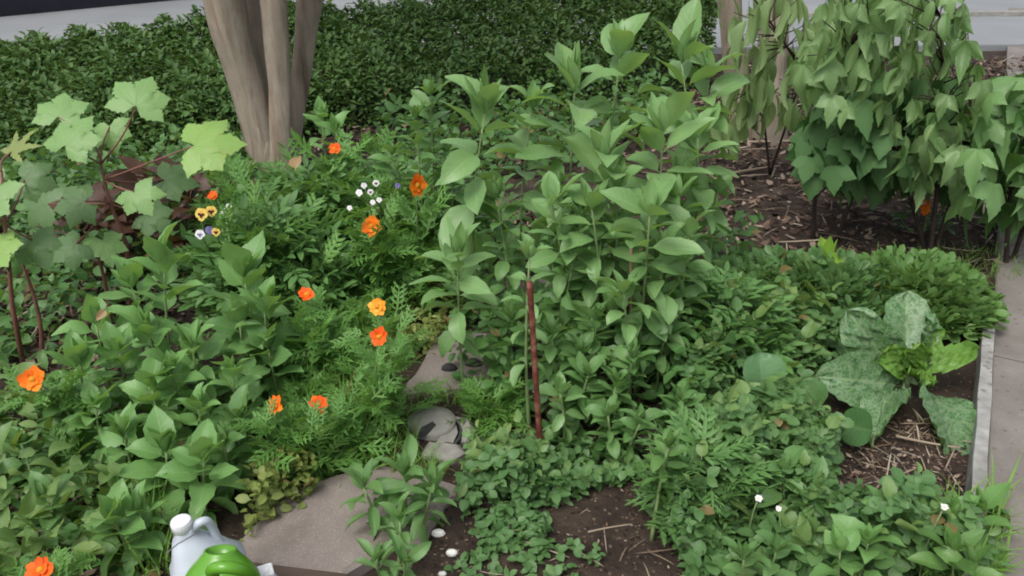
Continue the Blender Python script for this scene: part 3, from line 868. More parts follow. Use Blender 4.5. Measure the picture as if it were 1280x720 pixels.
t2 = G(945, 172)
e = thing('twin_trunk_tree', "grey barked tree with two trunks behind the drooping shrub", "tree", (t2[0], t2[1], 0))
Y2 = float(t2[1])
for pts, rad in (([(G(930, 172)[0], Y2, -.06), P(924, 110, Y2), P(916, 50, Y2), P(911, -20, Y2), P(900, -200, Y2)], [.10, .085, .075, .078, .055]),
                 ([(G(958, 172)[0], Y2 - .1, -.06), P(962, 110, Y2 - .1), P(967, 50, Y2 - .1), P(971, -20, Y2 - .1), P(985, -200, Y2 - .1)], [.12, .105, .095, .098, .07])):
    mb = MB(); trunk_tube(mb, pts, rad); mb.build('trunk', M['bark'], e)
mb = MB()
for t_ in (P(900, -200, Y2), P(985, -200, Y2 - .1)):
    for k in range(3):
        q = t_ + np.array([rr(-.9, .9), rr(-.2, 1.2), rr(.5, 1.2)])
        mb.tube(curve(t_, q, 7, .15), np.linspace(.05, .015, 7), 7)
mb.build('limb', M['bark'], e)
mb = MB()
crown(mb, [(t2[0] + rr(-1.2, 1.2), Y2 + rr(.2, 1.8), rr(3.2, 4.4), rr(.5, .9)) for _ in range(8)], 330, .10)
mb.build('crown', M['crown'], e)

# ================================================================== HEDGE
# top outline in the photograph: (0,52) ... (500,0), out of frame to (893,0), square end at x=895
def hedge_top(px):
    return np.interp(px, [-200, 0, 120, 250, 500, 640, 895], [80, 54, 36, 22, -2, -20, -24])
hx = rng.uniform(-140, 893, 85000)
hf = rng.random(85000) ** .8                                   # 0 front foot .. 1 top back edge
Yf = np.interp(hx, [-140, 300, 640, 893], [4.7, 5.2, 6.2, 7.0])
Yb = np.interp(hx, [-140, 300, 640, 893], [6.4, 7.0, 8.0, 8.3])
zt = np.array([P(a, hedge_top(a), b)[2] for a, b in zip(hx[:1], Yb[:1])])
dz = np.array([ray(a, b)[2] / ray(a, b)[1] for a, b in zip(hx, hedge_top(hx))])
ztop = CAMH + dz * Yb                                           # height of the back edge
hY = Yf + (Yb - Yf) * hf
prof = np.minimum(1, .30 + .70 * hf + .0) * np.where(hf < .12, hf / .12 * .9 + .1, 1)
bumpz = .05 * np.sin(hx * .045) * np.cos(hY * 4) + .04 * np.sin(hx * .11 + hY * 7)
hz = ztop * prof + bumpz * np.minimum(1, hf * 3) - rng.random(85000) ** 1.5 * .20
hX = (hx - 640) / F * (hY * math.cos(PITCH) + (CAMH - ztop * .7) * math.sin(PITCH))
keep = hz > .02
pos = np.c_[hX, hY, hz][keep]
n = len(pos)
d = rdir(n, -25, 60)
d[:, 1] -= .35
he = thing('hedge', "long dark green leafy hedge behind the tree trunks", "hedge", (float(np.mean(pos[:, 0])), 6.6, 0))
mb = MB()
mb.inst(T['hedge'], pos, d, up_for(d, .4), rng.uniform(.035, .085, n))
mb.build('foliage', M['hedge'], he)
for k in rng.integers(0, n, 60):
    p = pos[k]
    b = np.array([p[0] + rr(-.12, .12), p[1] + rr(-.05, .25), 0])
    mb = MB(); mb.tube(curve(b, p, 6, .15), np.linspace(.009, .003, 6), 5)
    mb.build('branch', M['twig'], he)

# ================================================================== LOBED PLANT, LEFT (large palmate leaves, red stems)
def img_dir(a):
    return math.cos(R(a)) * RT + math.sin(R(a)) * (UP * .6 + FWD * .5)
def lobed_leaf(parent, px, py, Y, size, ang, mat, temps, tilt=(0, -.35, .9), node=None, name='leaf', red='red_stem', label=None):
    """px,py: where the stalk meets the blade"""
    p = P(px, py, Y); s = .96 * size * m_per_px(p)
    n = nrm(np.array(tilt) + rng.normal(0, .08, 3))
    d = img_dir(ang); d = nrm(d - n * np.dot(d, n))
    mb = MB(); mb.inst(temps, p, d, n, s)
    o = mb.build(name, M[mat], parent)
    if label: o['label'] = label
    if node is not None:
        st = MB()
        c = curve(node, p, 7, .12); st.tube(c, np.linspace(.004, .0025, 7), 6)
        st.build('leaf_stalk', M[red], o)
    return o
def lobed_plant(label, base_px, Y, spine, leaves):
    b = P(*base_px, Y); b[2] = 0
    e = thing('lobed_leaf_plant', label, "plant", (b[0], b[1], -.01), "lobed leaf plants at the left")
    st = MB()
    sp = np.array([np.r_[b[:2], -.01]] + [P(*q) for q in spine])
    st.tube(sp, np.linspace(.009, .0045, len(sp)), 8)
    st.build('stem', M['red_stem'], e)
    for (px, py, dY, size, ang, mat, tk, node) in leaves:
        lobed_leaf(e, px, py, Y + dY, size, ang, mat, T[tk], tilt=(rr(-.25, .25), rr(-.85, -.5), .7), node=sp[node])
    return e
lobed_plant("lobed leaf plant with red stem and big bright leaf before the tree", (150, 340), 2.75,
            [(158, 305, 2.75), (138, 255, 2.75), (130, 225, 2.75), (126, 205, 2.75)],
            [(243, 182, -.1, 62, 15, 'okra_bright', 'okra', 3), (170, 132, .05, 52, 85, 'okra', 'okra', 4), (72, 146, .1, 46, 95, 'okra', 'okra', 4),
             (82, 182, -.05, 50, 70, 'okra', 'okra', 4), (137, 158, .12, 34, 280, 'okra', 'okra', 4), (168, 240, -.1, 38, 300, 'okra', 'okra', 3),
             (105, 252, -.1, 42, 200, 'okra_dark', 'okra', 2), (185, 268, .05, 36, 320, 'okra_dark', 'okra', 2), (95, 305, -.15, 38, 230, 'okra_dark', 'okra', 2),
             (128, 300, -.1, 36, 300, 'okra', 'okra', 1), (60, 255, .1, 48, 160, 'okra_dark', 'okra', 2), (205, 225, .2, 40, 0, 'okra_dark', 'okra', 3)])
lobed_plant("lobed leaf plant with yellowing deeply cut leaf at the left edge", (20, 440), 2.3,
            [(15, 380, 2.3), (12, 340, 2.3), (6, 280, 2.3), (2, 215, 2.35)],
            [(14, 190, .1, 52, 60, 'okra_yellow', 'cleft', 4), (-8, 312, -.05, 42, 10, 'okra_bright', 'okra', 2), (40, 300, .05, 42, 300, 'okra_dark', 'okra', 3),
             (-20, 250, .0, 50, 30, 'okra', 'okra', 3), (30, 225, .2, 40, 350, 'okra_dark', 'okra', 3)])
clump_plant("dark purple leaved plant under the big bright lobed leaf", 225, 318, 150, .40, 130, T['broad'], 'purple', 40, 'dark_leaved_plant', stem='red_stem')
clump_plant("dark purple leaved plant beside the red stem of the lobed plant", 125, 340, 110, .34, 90, T['broad'], 'purple', 40, 'dark_leaved_plant', stem='red_stem')
for (px, py, lb_, tx, ty) in ((345, 262, "thin pale dry stalk leaning before the tree foot", 322, 160), (358, 270, "shorter thin dry stalk right of the leaning one", 334, 178), (48, 455, "bare reddish brown stalk standing left of the lobed plant", 28, 330), (140, 400, "short dry brown stalk below the lobed leaves", 118, 300)):
    g = G(px, py + 20); mb = MB(); mb.tube(curve((g[0], g[1], -.01), P(tx, ty, g[1]), 8, .08), np.linspace(.009, .005, 8) * (.45 if px > 300 else 1), 7)
    tag(mb.build('dry_stalk', M['straw' if px > 300 else 'red_stem']), lb_, "stalk")

# ================================================================== BROAD LEAVED PLANTS, LEFT FOREGROUND
BG = "broad leaved plants in the left foreground"
def broad(label, tops, leaf='broad', **k):
    tops = [(a, b - (34 if 300 < b < 620 else 14 if b > 600 else 0), Y, l) for a, b, Y, l in tops]
    return tall_plant(label, tops, leaf, T['broad'], 'broad_leaf_plant', group=BG, **{**dict(nodes=9, start=.22, rad=.006, lb=1.05, el_top=56, big=.78), **k})
broad("pale green broad leaf plant left of the red flower, back left one", [(205, 368, 2.2, 78), (165, 395, 2.25, 60)])
broad("broad leaf plant with upright pointed leaves below the pansies", [(305, 382, 2.3, 82), (330, 420, 2.2, 66)])
broad("broad leaf plant right of the orange flower at the left edge", [(100, 490, 1.95, 66), (70, 530, 1.9, 56)])
broad("broad leaf plant in the middle of the left foreground clump", [(240, 470, 2.05, 62), (185, 445, 2.1, 60)])
broad("broad leaf plant with a small rosette above the white jug", [(248, 545, 1.85, 56), (290, 500, 1.95, 55)])
broad("broad leaf plant with a spiky rosette left of the jug rosette", [(155, 580, 1.75, 62), (120, 545, 1.85, 58)])
broad("broad leaf plant directly behind the cap of the white jug", [(208, 600, 1.68, 72), (255, 610, 1.62, 70)])
broad("low broad leaf plant left of the white jug, nearest to the bottom", [(145, 668, 1.52, 70), (175, 655, 1.55, 55)])
broad("shaded broad leaf plant in front of the red brown litter", [(60, 640, 1.75, 55), (30, 590, 1.8, 50)], 'tall_dark')
broad("broad leaf plant between the two lower orange flowers and the clump", [(335, 470, 2.15, 58), (300, 440, 2.2, 60)], 'tall_dark')
broad("broad leaf plant with leaves standing beside the tree foot", [(402, 150, 3.7, 48), (420, 165, 3.6, 42)])
broad("dark broad leaf plant hugging the foot of the multi trunk tree", [(360, 250, 3.3, 45), (390, 235, 3.4, 44)], 'tall_dark')

# ================================================================== TALL PLANTS, CENTRE
TG = "tall leafy plants in the centre"
def tall(label, tops, leaf='tall', **k):
    dk = leaf != 'tall'
    if not dk: tops = [(a, b - 12, Y, l) for a, b, Y, l in tops]
    temps = k.pop('temps', T['lance'])
    return tall_plant(label, tops, leaf, temps, group=TG, **{**dict(nodes=10 if dk else 6, start=.25 if dk else .52, rad=.0065, lb=.95, big=.68 if dk else .78, el_top=50, per=3), **k})
tall("tallest central plant with one leaf pointing straight up", [(775, 86, 2.75, 86)])
tall("slim tall plant in the gap left of the tallest one", [(665, 150, 2.75, 66)])
tall("plant with pale tip leaves in the heart of the clump", [(770, 250, 2.4, 66), (725, 285, 2.35, 60)])
tall("plant with drooping pale leaves above the rusty stake", [(690, 270, 2.3, 66)])
tall("medium plant leaning over the mulch below the thin one", [(860, 310, 2.3, 62), (845, 265, 2.45, 62)])
tall("tall plant with a dense pale rosette left of the tallest one", [(718, 128, 2.65, 104)])
tall("tall plant with two wide spread leaves left of the pale rosette", [(606, 155, 2.65, 96)])
tall("tall plant at the right edge of the central clump near the mulch", [(852, 92, 2.85, 98), (886, 112, 2.9, 82)])
tall("central plant with a fresh bud between two broad leaves", [(755, 216, 2.4, 98)])
tall("central plant with starry leaves below the right edge tops", [(828, 180, 2.5, 90)])
tall("pale central plant with broad leaves over the bamboo cane top", [(812, 282, 2.2, 82)])
tall("plant with a wide star of leaves left of the rusty stake", [(572, 335, 2.25, 80)])
tall("small thin plant standing alone before the brown mulch", [(897, 255, 2.75, 46)], nodes=5)
tall("plant whose leaves wrap the top of the rusty stake", [(662, 335, 2.02, 48)], nodes=5, start=.45)
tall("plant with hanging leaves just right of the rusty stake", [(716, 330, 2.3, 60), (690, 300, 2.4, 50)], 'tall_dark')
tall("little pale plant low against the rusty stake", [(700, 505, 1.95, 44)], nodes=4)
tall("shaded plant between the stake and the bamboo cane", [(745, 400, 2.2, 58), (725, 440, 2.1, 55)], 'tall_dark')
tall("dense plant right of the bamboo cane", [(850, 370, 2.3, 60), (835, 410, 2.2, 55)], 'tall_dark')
tall("low dense plant in front of the bamboo cane", [(790, 450, 2.05, 55), (770, 480, 2.0, 50)], 'tall_dark')
tall("light green plant on a long bare stem near the bottom centre", [(835, 560, 1.6, 50)], 'peanut', nodes=5, start=.5)
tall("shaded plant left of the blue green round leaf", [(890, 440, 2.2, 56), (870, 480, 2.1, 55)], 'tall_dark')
tall("plant with pointed leaves beside the hedge in the back centre", [(538, 120, 3.2, 48), (520, 150, 3.1, 46)], 'tall_dark')
tall("bushy plant behind the orange flower beside the white blossoms", [(490, 195, 3.3, 46), (560, 190, 3.2, 48)], 'tall_dark')
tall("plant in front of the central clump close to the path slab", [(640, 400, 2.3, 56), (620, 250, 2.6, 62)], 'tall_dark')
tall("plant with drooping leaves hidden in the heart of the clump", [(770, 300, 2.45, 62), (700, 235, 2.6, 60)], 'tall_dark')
tall("plant with leaves reaching over the trefoil patch", [(800, 530, 1.9, 50), (760, 520, 1.95, 48)], 'tall_dark', nodes=6)
tall("pale plant facing the mulch on the right flank of the clump", [(872, 185, 2.7, 74), (850, 240, 2.6, 62)])
tall("plant leaning toward the bamboo cane from the left", [(740, 275, 2.3, 70)])
tall("plant whose low leaves surround the bamboo cane foot", [(830, 330, 2.25, 62), (780, 380, 2.15, 58)])
tall("plant with narrow leaves low at the right of the stake", [(735, 470, 2.02, 50), (690, 420, 2.1, 50)], 'tall_dark')
tall("leafy plant at the lower right of the central clump", [(880, 530, 1.95, 50), (850, 500, 2.0, 50)], 'tall_dark')
broad("broad leaf plant in the lower middle of the left clump", [(190, 520, 1.9, 66), (215, 500, 1.95, 60)])
broad("broad leaf plant at the right fringe of the left clump above the slab", [(300, 560, 1.85, 58), (280, 590, 1.8, 54)], 'tall_dark')
broad("broad leaf plant behind the orange flower at the left edge, uphill side", [(120, 440, 2.1, 60), (150, 475, 2.0, 58)])
tall("dark plant behind the low peanut bushes", [(930, 370, 2.7, 50), (900, 340, 2.8, 50)], 'tall_dark')
tall("dark plant leaning over the large slab at the bottom", [(455, 610, 1.75, 62), (505, 596, 1.78, 60), (540, 610, 1.7, 50)], 'tall_dark', nodes=5, start=.4, big=.9, temps=T['willow'])
tall("pointed leaf plant in the lower left of the soil patch", [(505, 705, 1.5, 50), (470, 705, 1.48, 50), (500, 650, 1.5, 46)], 'tall_dark', nodes=4, start=.4, big=.8, temps=T['willow'])

# ================================================================== COSMOS WITH ORANGE FLOWERS
CG = "orange flowered cosmos plants"
def flower(parent, p, size, mat, face, double=True, disc='disc'):
    face = nrm(np.asarray(face, float))
    a = nrm(np.cross(face, [0.2, 0.1, 1.0])); b = np.cross(face, a)
    mb = MB()
    pt = [ovate(rr(.55, .7), 4, .8, .45, rr(-.1, .2), rr(-.5, .2), .04, 0, cross=5) for _ in range(5)]
    for ring, (k, s_, lift) in enumerate(((8, .52, .10), (5, .34, .35)) if double else ((8, .52, .2),)):
        th = np.arange(k) * 2 * math.pi / k + ring * .4 + rng.normal(0, .08, k)
        d = np.cos(th)[:, None] * a + np.sin(th)[:, None] * b + face * (lift + rng.normal(0, .12, (k, 1)))
        mb.inst(pt, np.tile(p, (k, 1)), d, np.tile(face, (k, 1)), size * s_ * rng.uniform(.85, 1.1, k))
    o = mb.build('flower', M[mat], parent)
    mb = MB()
    mb.lathe(p, [(size * .11, -size * .03), (size * .14, size * .04), (size * .09, size * .10), (.0004, size * .12)], 10, face)
    mb.build('flower_centre', M[disc], o)
    return o
def cosmos(label, flowers, base_dx=0, h_under=.75, nleaf=40, leafpx=52, spread=.10):
    flowers = [(a, b, Y - .14, s, m, f) for a, b, Y, s, m, f in flowers]
    pts = [P(a, b, Y) for a, b, Y, s, m, f in flowers]
    x0, y0 = pts[0][0] + base_dx, pts[0][1] + .03
    e = thing('cosmos_plant', label, "flower", (x0, y0, float(ground_z(x0, y0)) - .005), CG)
    st, fo = MB(), MB()
    for p, (a, b, Y, s, m, f) in zip(pts, flowers):
        b0 = np.array([x0 + rr(-.02, .02), y0 + rr(-.02, .02), 0])
        c = curve(b0, p, 9, .10); st.tube(c, np.linspace(.004, .0018, 9), 5)
        k = nleaf
        f_ = rng.uniform(.12, .9, k)
        q = np.array([[np.interp(t, np.linspace(0, 1, 9), c[:, j]) for j in range(3)] for t in f_])
        q[:, :2] += rng.normal(0, spread * .35, (k, 2))
        d = rdir(k, -5, 65)
        fo.inst(T['feather'], q, d, up_for(d, .35), leafpx * m_per_px(p) * rng.uniform(.7, 1.15, k) * (1.1 - .5 * f_))
    st.build('stem', M['green_stem'], e)
    fo.build('foliage', M['feather'], e)
    for p, (a, b, Y, s, m, f) in zip(pts, flowers):
        flower(e, p, s * m_per_px(p), m, f)
    return e
UPF = (0, -.6, .7)
cosmos("orange cosmos at the left edge beside the broad leaves", [(41, 474, 1.95, 34, 'orange', (.1, -.8, .5))])
cosmos("orange cosmos cut by the bottom edge, lower left corner", [(51, 712, 1.45, 36, 'deep_orange', (0, -.5, .8))])
cosmos("spiky orange cosmos flower seen side on, lower centre left", [(345, 506, 1.95, 27, 'orange', (-.5, -.55, .5))])
cosmos("deep orange round cosmos flower right of the spiky one", [(398, 505, 1.97, 25, 'deep_orange', (.1, -.8, .5))])
cosmos("red orange cosmos flower behind the upright broad leaves", [(383, 368, 2.4, 22, 'deep_orange', (.1, -.5, .8))])
cosmos("amber cosmos with an open flower above a deeper orange one", [(472, 383, 2.2, 25, 'amber', (-.1, -.85, .45)), (474, 421, 2.02, 26, 'deep_orange', (-.3, -.8, .4))])
cosmos("orange cosmos flower in front of the white blossoms", [(464, 283, 2.9, 27, 'orange', (0, -.85, .4))])
cosmos("tall narrow orange cosmos flower near the back centre", [(521, 232, 3.0, 32, 'orange', (.75, -.55, .2))])
cosmos("small orange cosmos flower at the foot of the tree", [(418, 186, 3.6, 17, 'deep_orange', (0, -.7, .6))])
cosmos("small red orange cosmos flower above the yellow pansies", [(266, 245, 3.4, 15, 'deep_orange', (0, -.5, .8))], leafpx=30)

# feathery and grassy growth that nobody could count
def patch(p):
    x, y = p[:, 0], p[:, 1]
    v = np.sin(x * 9 + 2.3 * np.sin(y * 4)) + np.sin(y * 11 + 1.7 * np.sin(x * 5) + 1) + .7 * np.sin(x * 21 - y * 17) + .5 * np.sin(x * 37 + y * 31)
    return np.clip(.5 + v / 4.5, 0, 1)
def tuft_field(name, label, cat, patches, mat, temps, el):
    mb = MB()
    for poly, n, s0, s1, h in patches:
        p = ground_scatter(poly, n)
        d = rdir(n, *el)
        f = patch(p)
        keep = rng.random(n) < .35 + .9 * f
        pos = np.c_[p, ground_z(p[:, 0], p[:, 1]) + h * (.25 + 1.1 * f) * rng.random(n) ** 1.2]
        sz = rng.uniform(s0, s1, n) * (.75 + .5 * patch(p[:, ::-1] * 1.7))
        mb.inst(temps, pos[keep], d[keep], up_for(d, .5)[keep], sz[keep])
    return tag(mb.build(name, M[mat]), label, cat, kind="stuff")
tuft_field('grass', "fine bright green grass growing along the left side of the path", "grass",
           [([(380, 600), (400, 430), (480, 430), (490, 520), (470, 600)], 2200, .08, .18, .0), ([(490, 505), (515, 488), (640, 488), (630, 512), (560, 512)], 420, .05, .10, .0),
            ([(480, 600), (490, 560), (560, 590), (540, 620)], 160, .05, .1, 0), ([(500, 560), (495, 520), (520, 520), (520, 570)], 160, .05, .09, 0), ([(592, 545), (600, 510), (640, 505), (630, 560)], 250, .06, .12, .0), ([(1000, 330), (1240, 310), (1280, 350), (1230, 372)], 500, .05, .12, 0), ([(1150, 740), (1170, 650), (1240, 660), (1250, 740)], 500, .08, .2, 0), ([(180, 740), (140, 640), (210, 640), (230, 720)], 300, .08, .2, 0)], 'grass', T['grass'], (35, 88))
tuft_field('feathery_foliage', "soft feathery green foliage around the orange flowers", "foliage",
           [([(370, 610), (350, 440), (480, 410), (478, 520), (450, 600)], 520, .06, .11, .14), ([(360, 460), (340, 340), (510, 330), (480, 440)], 560, .07, .12, .24),
            ([(280, 420), (280, 290), (560, 290), (540, 400)], 900, .10, .16, .40)], 'feather', T['feather'], (0, 75))
tuft_field('understory', "dark small leaved undergrowth between the larger plants", "undergrowth",
           [([(-60, 520), (-40, 240), (330, 215), (330, 330), (180, 420)], 3600, .04, .085, .26), ([(-60, 740), (-60, 540), (130, 520), (200, 740)], 900, .022, .055, .12),
            ([(560, 480), (560, 300), (930, 320), (960, 480), (760, 600)], 3200, .035, .075, .30), ([(180, 660), (190, 420), (390, 400), (390, 600), (330, 640)], 700, .03, .06, .14),
            ([(460, 330), (450, 210), (620, 215), (640, 310)], 1000, .04, .08, .2), ([(-80, 330), (-60, 225), (330, 205), (300, 260), (150, 300)], 2600, .045, .09, .3), ([(470, 215), (480, 160), (820, 130), (840, 170), (700, 225)], 2200, .05, .10, .28)], 'under', T['small'], (-20, 60))
tuft_field('golden_creeper', "pale yellowish creeping herb left of the path slab", "ground cover",
           [([(470, 450), (490, 375), (580, 380), (540, 450)], 1300, .018, .034, .10), ([(310, 690), (330, 610), (390, 590), (400, 630), (350, 650)], 500, .02, .04, .12)], 'golden', T['small'], (-10, 50))
tuft_field('trefoil_ground_cover', "low blue green trefoil leaves covering the soil", "ground cover",
           [([(570, 655), (590, 580), (690, 560), (800, 565), (780, 605), (700, 630)], 800, .024, .042, .10), ([(870, 740), (820, 640), (860, 480), (960, 470), (1045, 560), (1035, 605), (1005, 640), (1100, 675), (1240, 655), (1220, 740)], 4300, .026, .052, .20),
            ([(560, 740), (570, 690), (640, 670), (760, 700), (700, 740)], 90, .022, .036, .05), ([(850, 520), (870, 420), (1050, 400), (1080, 440), (960, 520)], 1500, .026, .05, .18), ([(590, 700), (600, 650), (680, 640), (690, 680)], 150, .022, .036, .05)], 'trefoil', T['trefoil'], (-15, 40))

tuft_field('mixed_weeds', "narrow pointed weed leaves mixed among the trefoil patches", "ground cover",
           [([(830, 640), (860, 480), (960, 470), (1045, 560), (1005, 640), (1100, 675), (1240, 655), (1220, 740), (870, 740)], 700, .03, .075, .22), ([(570, 655), (590, 580), (690, 560), (800, 565), (780, 605), (700, 630)], 160, .03, .06, .13),
            ([(850, 520), (870, 420), (1050, 400), (1080, 440), (960, 520)], 420, .04, .09, .24), ([(-60, 740), (-60, 500), (130, 480), (190, 740)], 500, .04, .1, .2)], 'mixed', T['lance'] + T['broad'], (0, 70))

# mid height bushy plants
MG = "bushy mid height plants"
clump_plant("bushy green plant right of the tree foot", 400, 330, 190, .42, 520, T['bushy'], 'marigold', 40, group=MG)
clump_plant("bushy green plant around the white blossoms", 510, 320, 170, .40, 420, T['bushy'], 'marigold', 38, group=MG)
clump_plant("bushy green plant below the pansies", 350, 395, 170, .42, 460, T['bushy'], 'marigold', 42, group=MG)
clump_plant("small ferny tuft on the path right of the round stone", 612, 522, 50, .08, 60, T['feather'], 'feather', 34, group=MG)
clump_plant("ferny bright green plant at the lower centre right", 868, 640, 60, .22, 70, T['feather'], 'marigold', 58, group=MG)
clump_plant("bushy plant behind the round blue green leaf", 900, 460, 130, .34, 330, T['bushy'], 'marigold', 42, group=MG)
PG = "peanut bushes at the right"
clump_plant("bright peanut bush at the far right beside the walk", 1166, 405, 96, .17, 560, T['peanut'], 'peanut', 25, 'peanut_bush', group=PG, el=(10, 75))
clump_plant("peanut bush left of the bright one, under the lobed shrub", 1120, 400, 120, .20, 560, T['peanut'], 'peanut', 25, 'peanut_bush', group=PG, el=(10, 75))
clump_plant("peanut bush in the shade below the small lime leaf", 1025, 405, 130, .20, 560, T['peanut'], 'trefoil', 25, 'peanut_bush', group=PG, el=(10, 75))
clump_plant("darker low bush left of the peanut bushes", 960, 400, 120, .18, 520, T['peanut'], 'trefoil', 25, 'peanut_bush', group=PG, el=(10, 75))
tall_plant("small lime green seedling above the peanut bush", [(1033, 330, 2.85, 46)], 'lime_leaf', T['broad'], 'seedling', nodes=3, start=.7, rad=.004)

# weeds at the bottom right
WG = "leafy weeds at the bottom right"
for (lb_, tops, lf) in (("leafy weed spilling over the edging board onto the walk", [(1225, 640, 1.72, 52), (1190, 650, 1.7, 50)], 'broad'),
                        ("bright leafy weed in the bottom right corner by the walk", [(1190, 690, 1.58, 56), (1215, 705, 1.55, 50)], 'peanut'),
                        ("leafy weed in front of the straw heap", [(1120, 640, 1.72, 48), (1150, 650, 1.68, 44)], 'broad'),
                        ("leafy weed with pale pointed leaf at the bottom right", [(1085, 680, 1.6, 50), (1050, 690, 1.58, 46)], 'broad'),
                        ("leafy weed low at the bottom, right of the ferny plant", [(970, 690, 1.58, 48), (930, 700, 1.56, 44)], 'tall_dark'),
                        ("leafy weed among the trefoil leaves below the round leaf", [(980, 590, 1.85, 44), (1020, 610, 1.8, 42)], 'tall_dark')):
    tall_plant(lb_, tops, lf, T['broad'] if 'pale' in lb_ else T['lance'], 'leafy_weed', 'weed', WG, nodes=5, start=.25, rad=.004, lb=1.0)

# ================================================================== PANSIES AND SMALL WHITE FLOWERS
def pansy(label, spots, base, name='pansy'):
    x0, y0 = P(*base)[:2]
    e = thing(name, label, "flower", (x0, y0, -.005))
    fo, st = MB(), MB()
    clump(fo, None, np.array([x0, y0, 0]), .12, .12, .2, 70, T['small'], .05)
    spots = [(a, b, Y - .34, s * .75, c, d_) for a, b, Y, s, c, d_ in spots]
    for (px, py, Y, s, m1, m2) in spots:
        p = P(px, py, Y); st.tube(curve((x0, y0, 0), p - np.array([0, -.004, .004]), 6, .1), .0025, 5)
    st.build('stem', M['green_stem'], e); fo.build('foliage', M['under'], e)
    for (px, py, Y, s, m1, m2) in spots:
        p = P(px, py, Y); sz = s * m_per_px(p)
        f = nrm(np.array([rr(-.3, .3), -1, .35])); a = nrm(np.cross(f, [0, 0, 1])); b = np.cross(a, f)
        mb = MB(); k = 5
        th = np.radians([-90, 0, 180, 55, 125]) 
        d = np.cos(th)[:, None] * a + np.sin(th)[:, None] * b + f * .1
        mb.inst([ovate(.95, 4, .5, .35, .1, .2, .03, 0, cross=5)], np.tile(p, (k, 1)), d, np.tile(f, (k, 1)), sz * .55)
        o = mb.build('flower', M[m1], e)
        mb = MB()
        th = np.radians([-90, 0, 180]); d = np.cos(th)[:, None] * a + np.sin(th)[:, None] * b
        mb.inst([ovate(.7, 3, .5, .35, .1, .1, .0, 0, cross=3)], np.tile(p + f * sz * .06, (3, 1)), d + f * .12, np.tile(f, (3, 1)), sz * .3)
        mb.build('blotch', M[m2], o)
    return e
pansy("yellow pansies with dark centres behind the broad leaves", [(252, 268, 3.1, 22, 'yellow', 'maroon'), (264, 264, 3.12, 18, 'yellow', 'maroon'), (270, 290, 3.05, 14, 'yellow', 'maroon')], (258, 275, 3.12))
pansy("white and violet pansies right of the yellow ones", [(282, 266, 3.15, 16, 'white_petal', 'violet'), (250, 293, 3.0, 16, 'white_petal', 'violet'), (262, 288, 3.05, 14, 'violet', 'violet'), (286, 258, 3.15, 10, 'white_petal', 'white_petal')], (280, 275, 3.2))
pansy("cluster of tiny white flowers left of the tall orange flower", [(455, 232, 3.2, 10, 'white_petal', 'white_petal'), (449, 241, 3.2, 12, 'white_petal', 'white_petal'), (470, 229, 3.25, 11, 'white_petal', 'maroon'), (463, 240, 3.2, 10, 'white_petal', 'maroon'), (466, 253, 3.15, 9, 'white_petal', 'white_petal'), (474, 250, 3.15, 9, 'white_petal', 'white_petal'), (497, 232, 3.25, 9, 'violet', 'violet'), (437, 260, 3.1, 9, 'white_petal', 'white_petal')], (463, 245, 3.25), 'white_flower_clump')
for i, (px, py, s_, lb_) in enumerate(((948, 623, 9, "tiny white flower on the trefoil leaves, the larger of two near each other"), (973, 636, 7, "tiny white flower on the trefoil leaves, the smaller of two near each other"), (1180, 634, 9, "tiny white flower on the weed by the edging board"))):
    p = G(px, py, .17 if px < 1100 else .27); e = thing('white_flower', lb_, "flower", (p[0], p[1], 0))
    st = MB(); st.tube(curve((p[0], p[1], 0), p, 5, .08), .002, 5); st.build('stem', M['green_stem'], e)
    flower(e, p, s_ * m_per_px(p) * 1.1, 'white_petal', (0, -.6, .8), False, 'yellow')

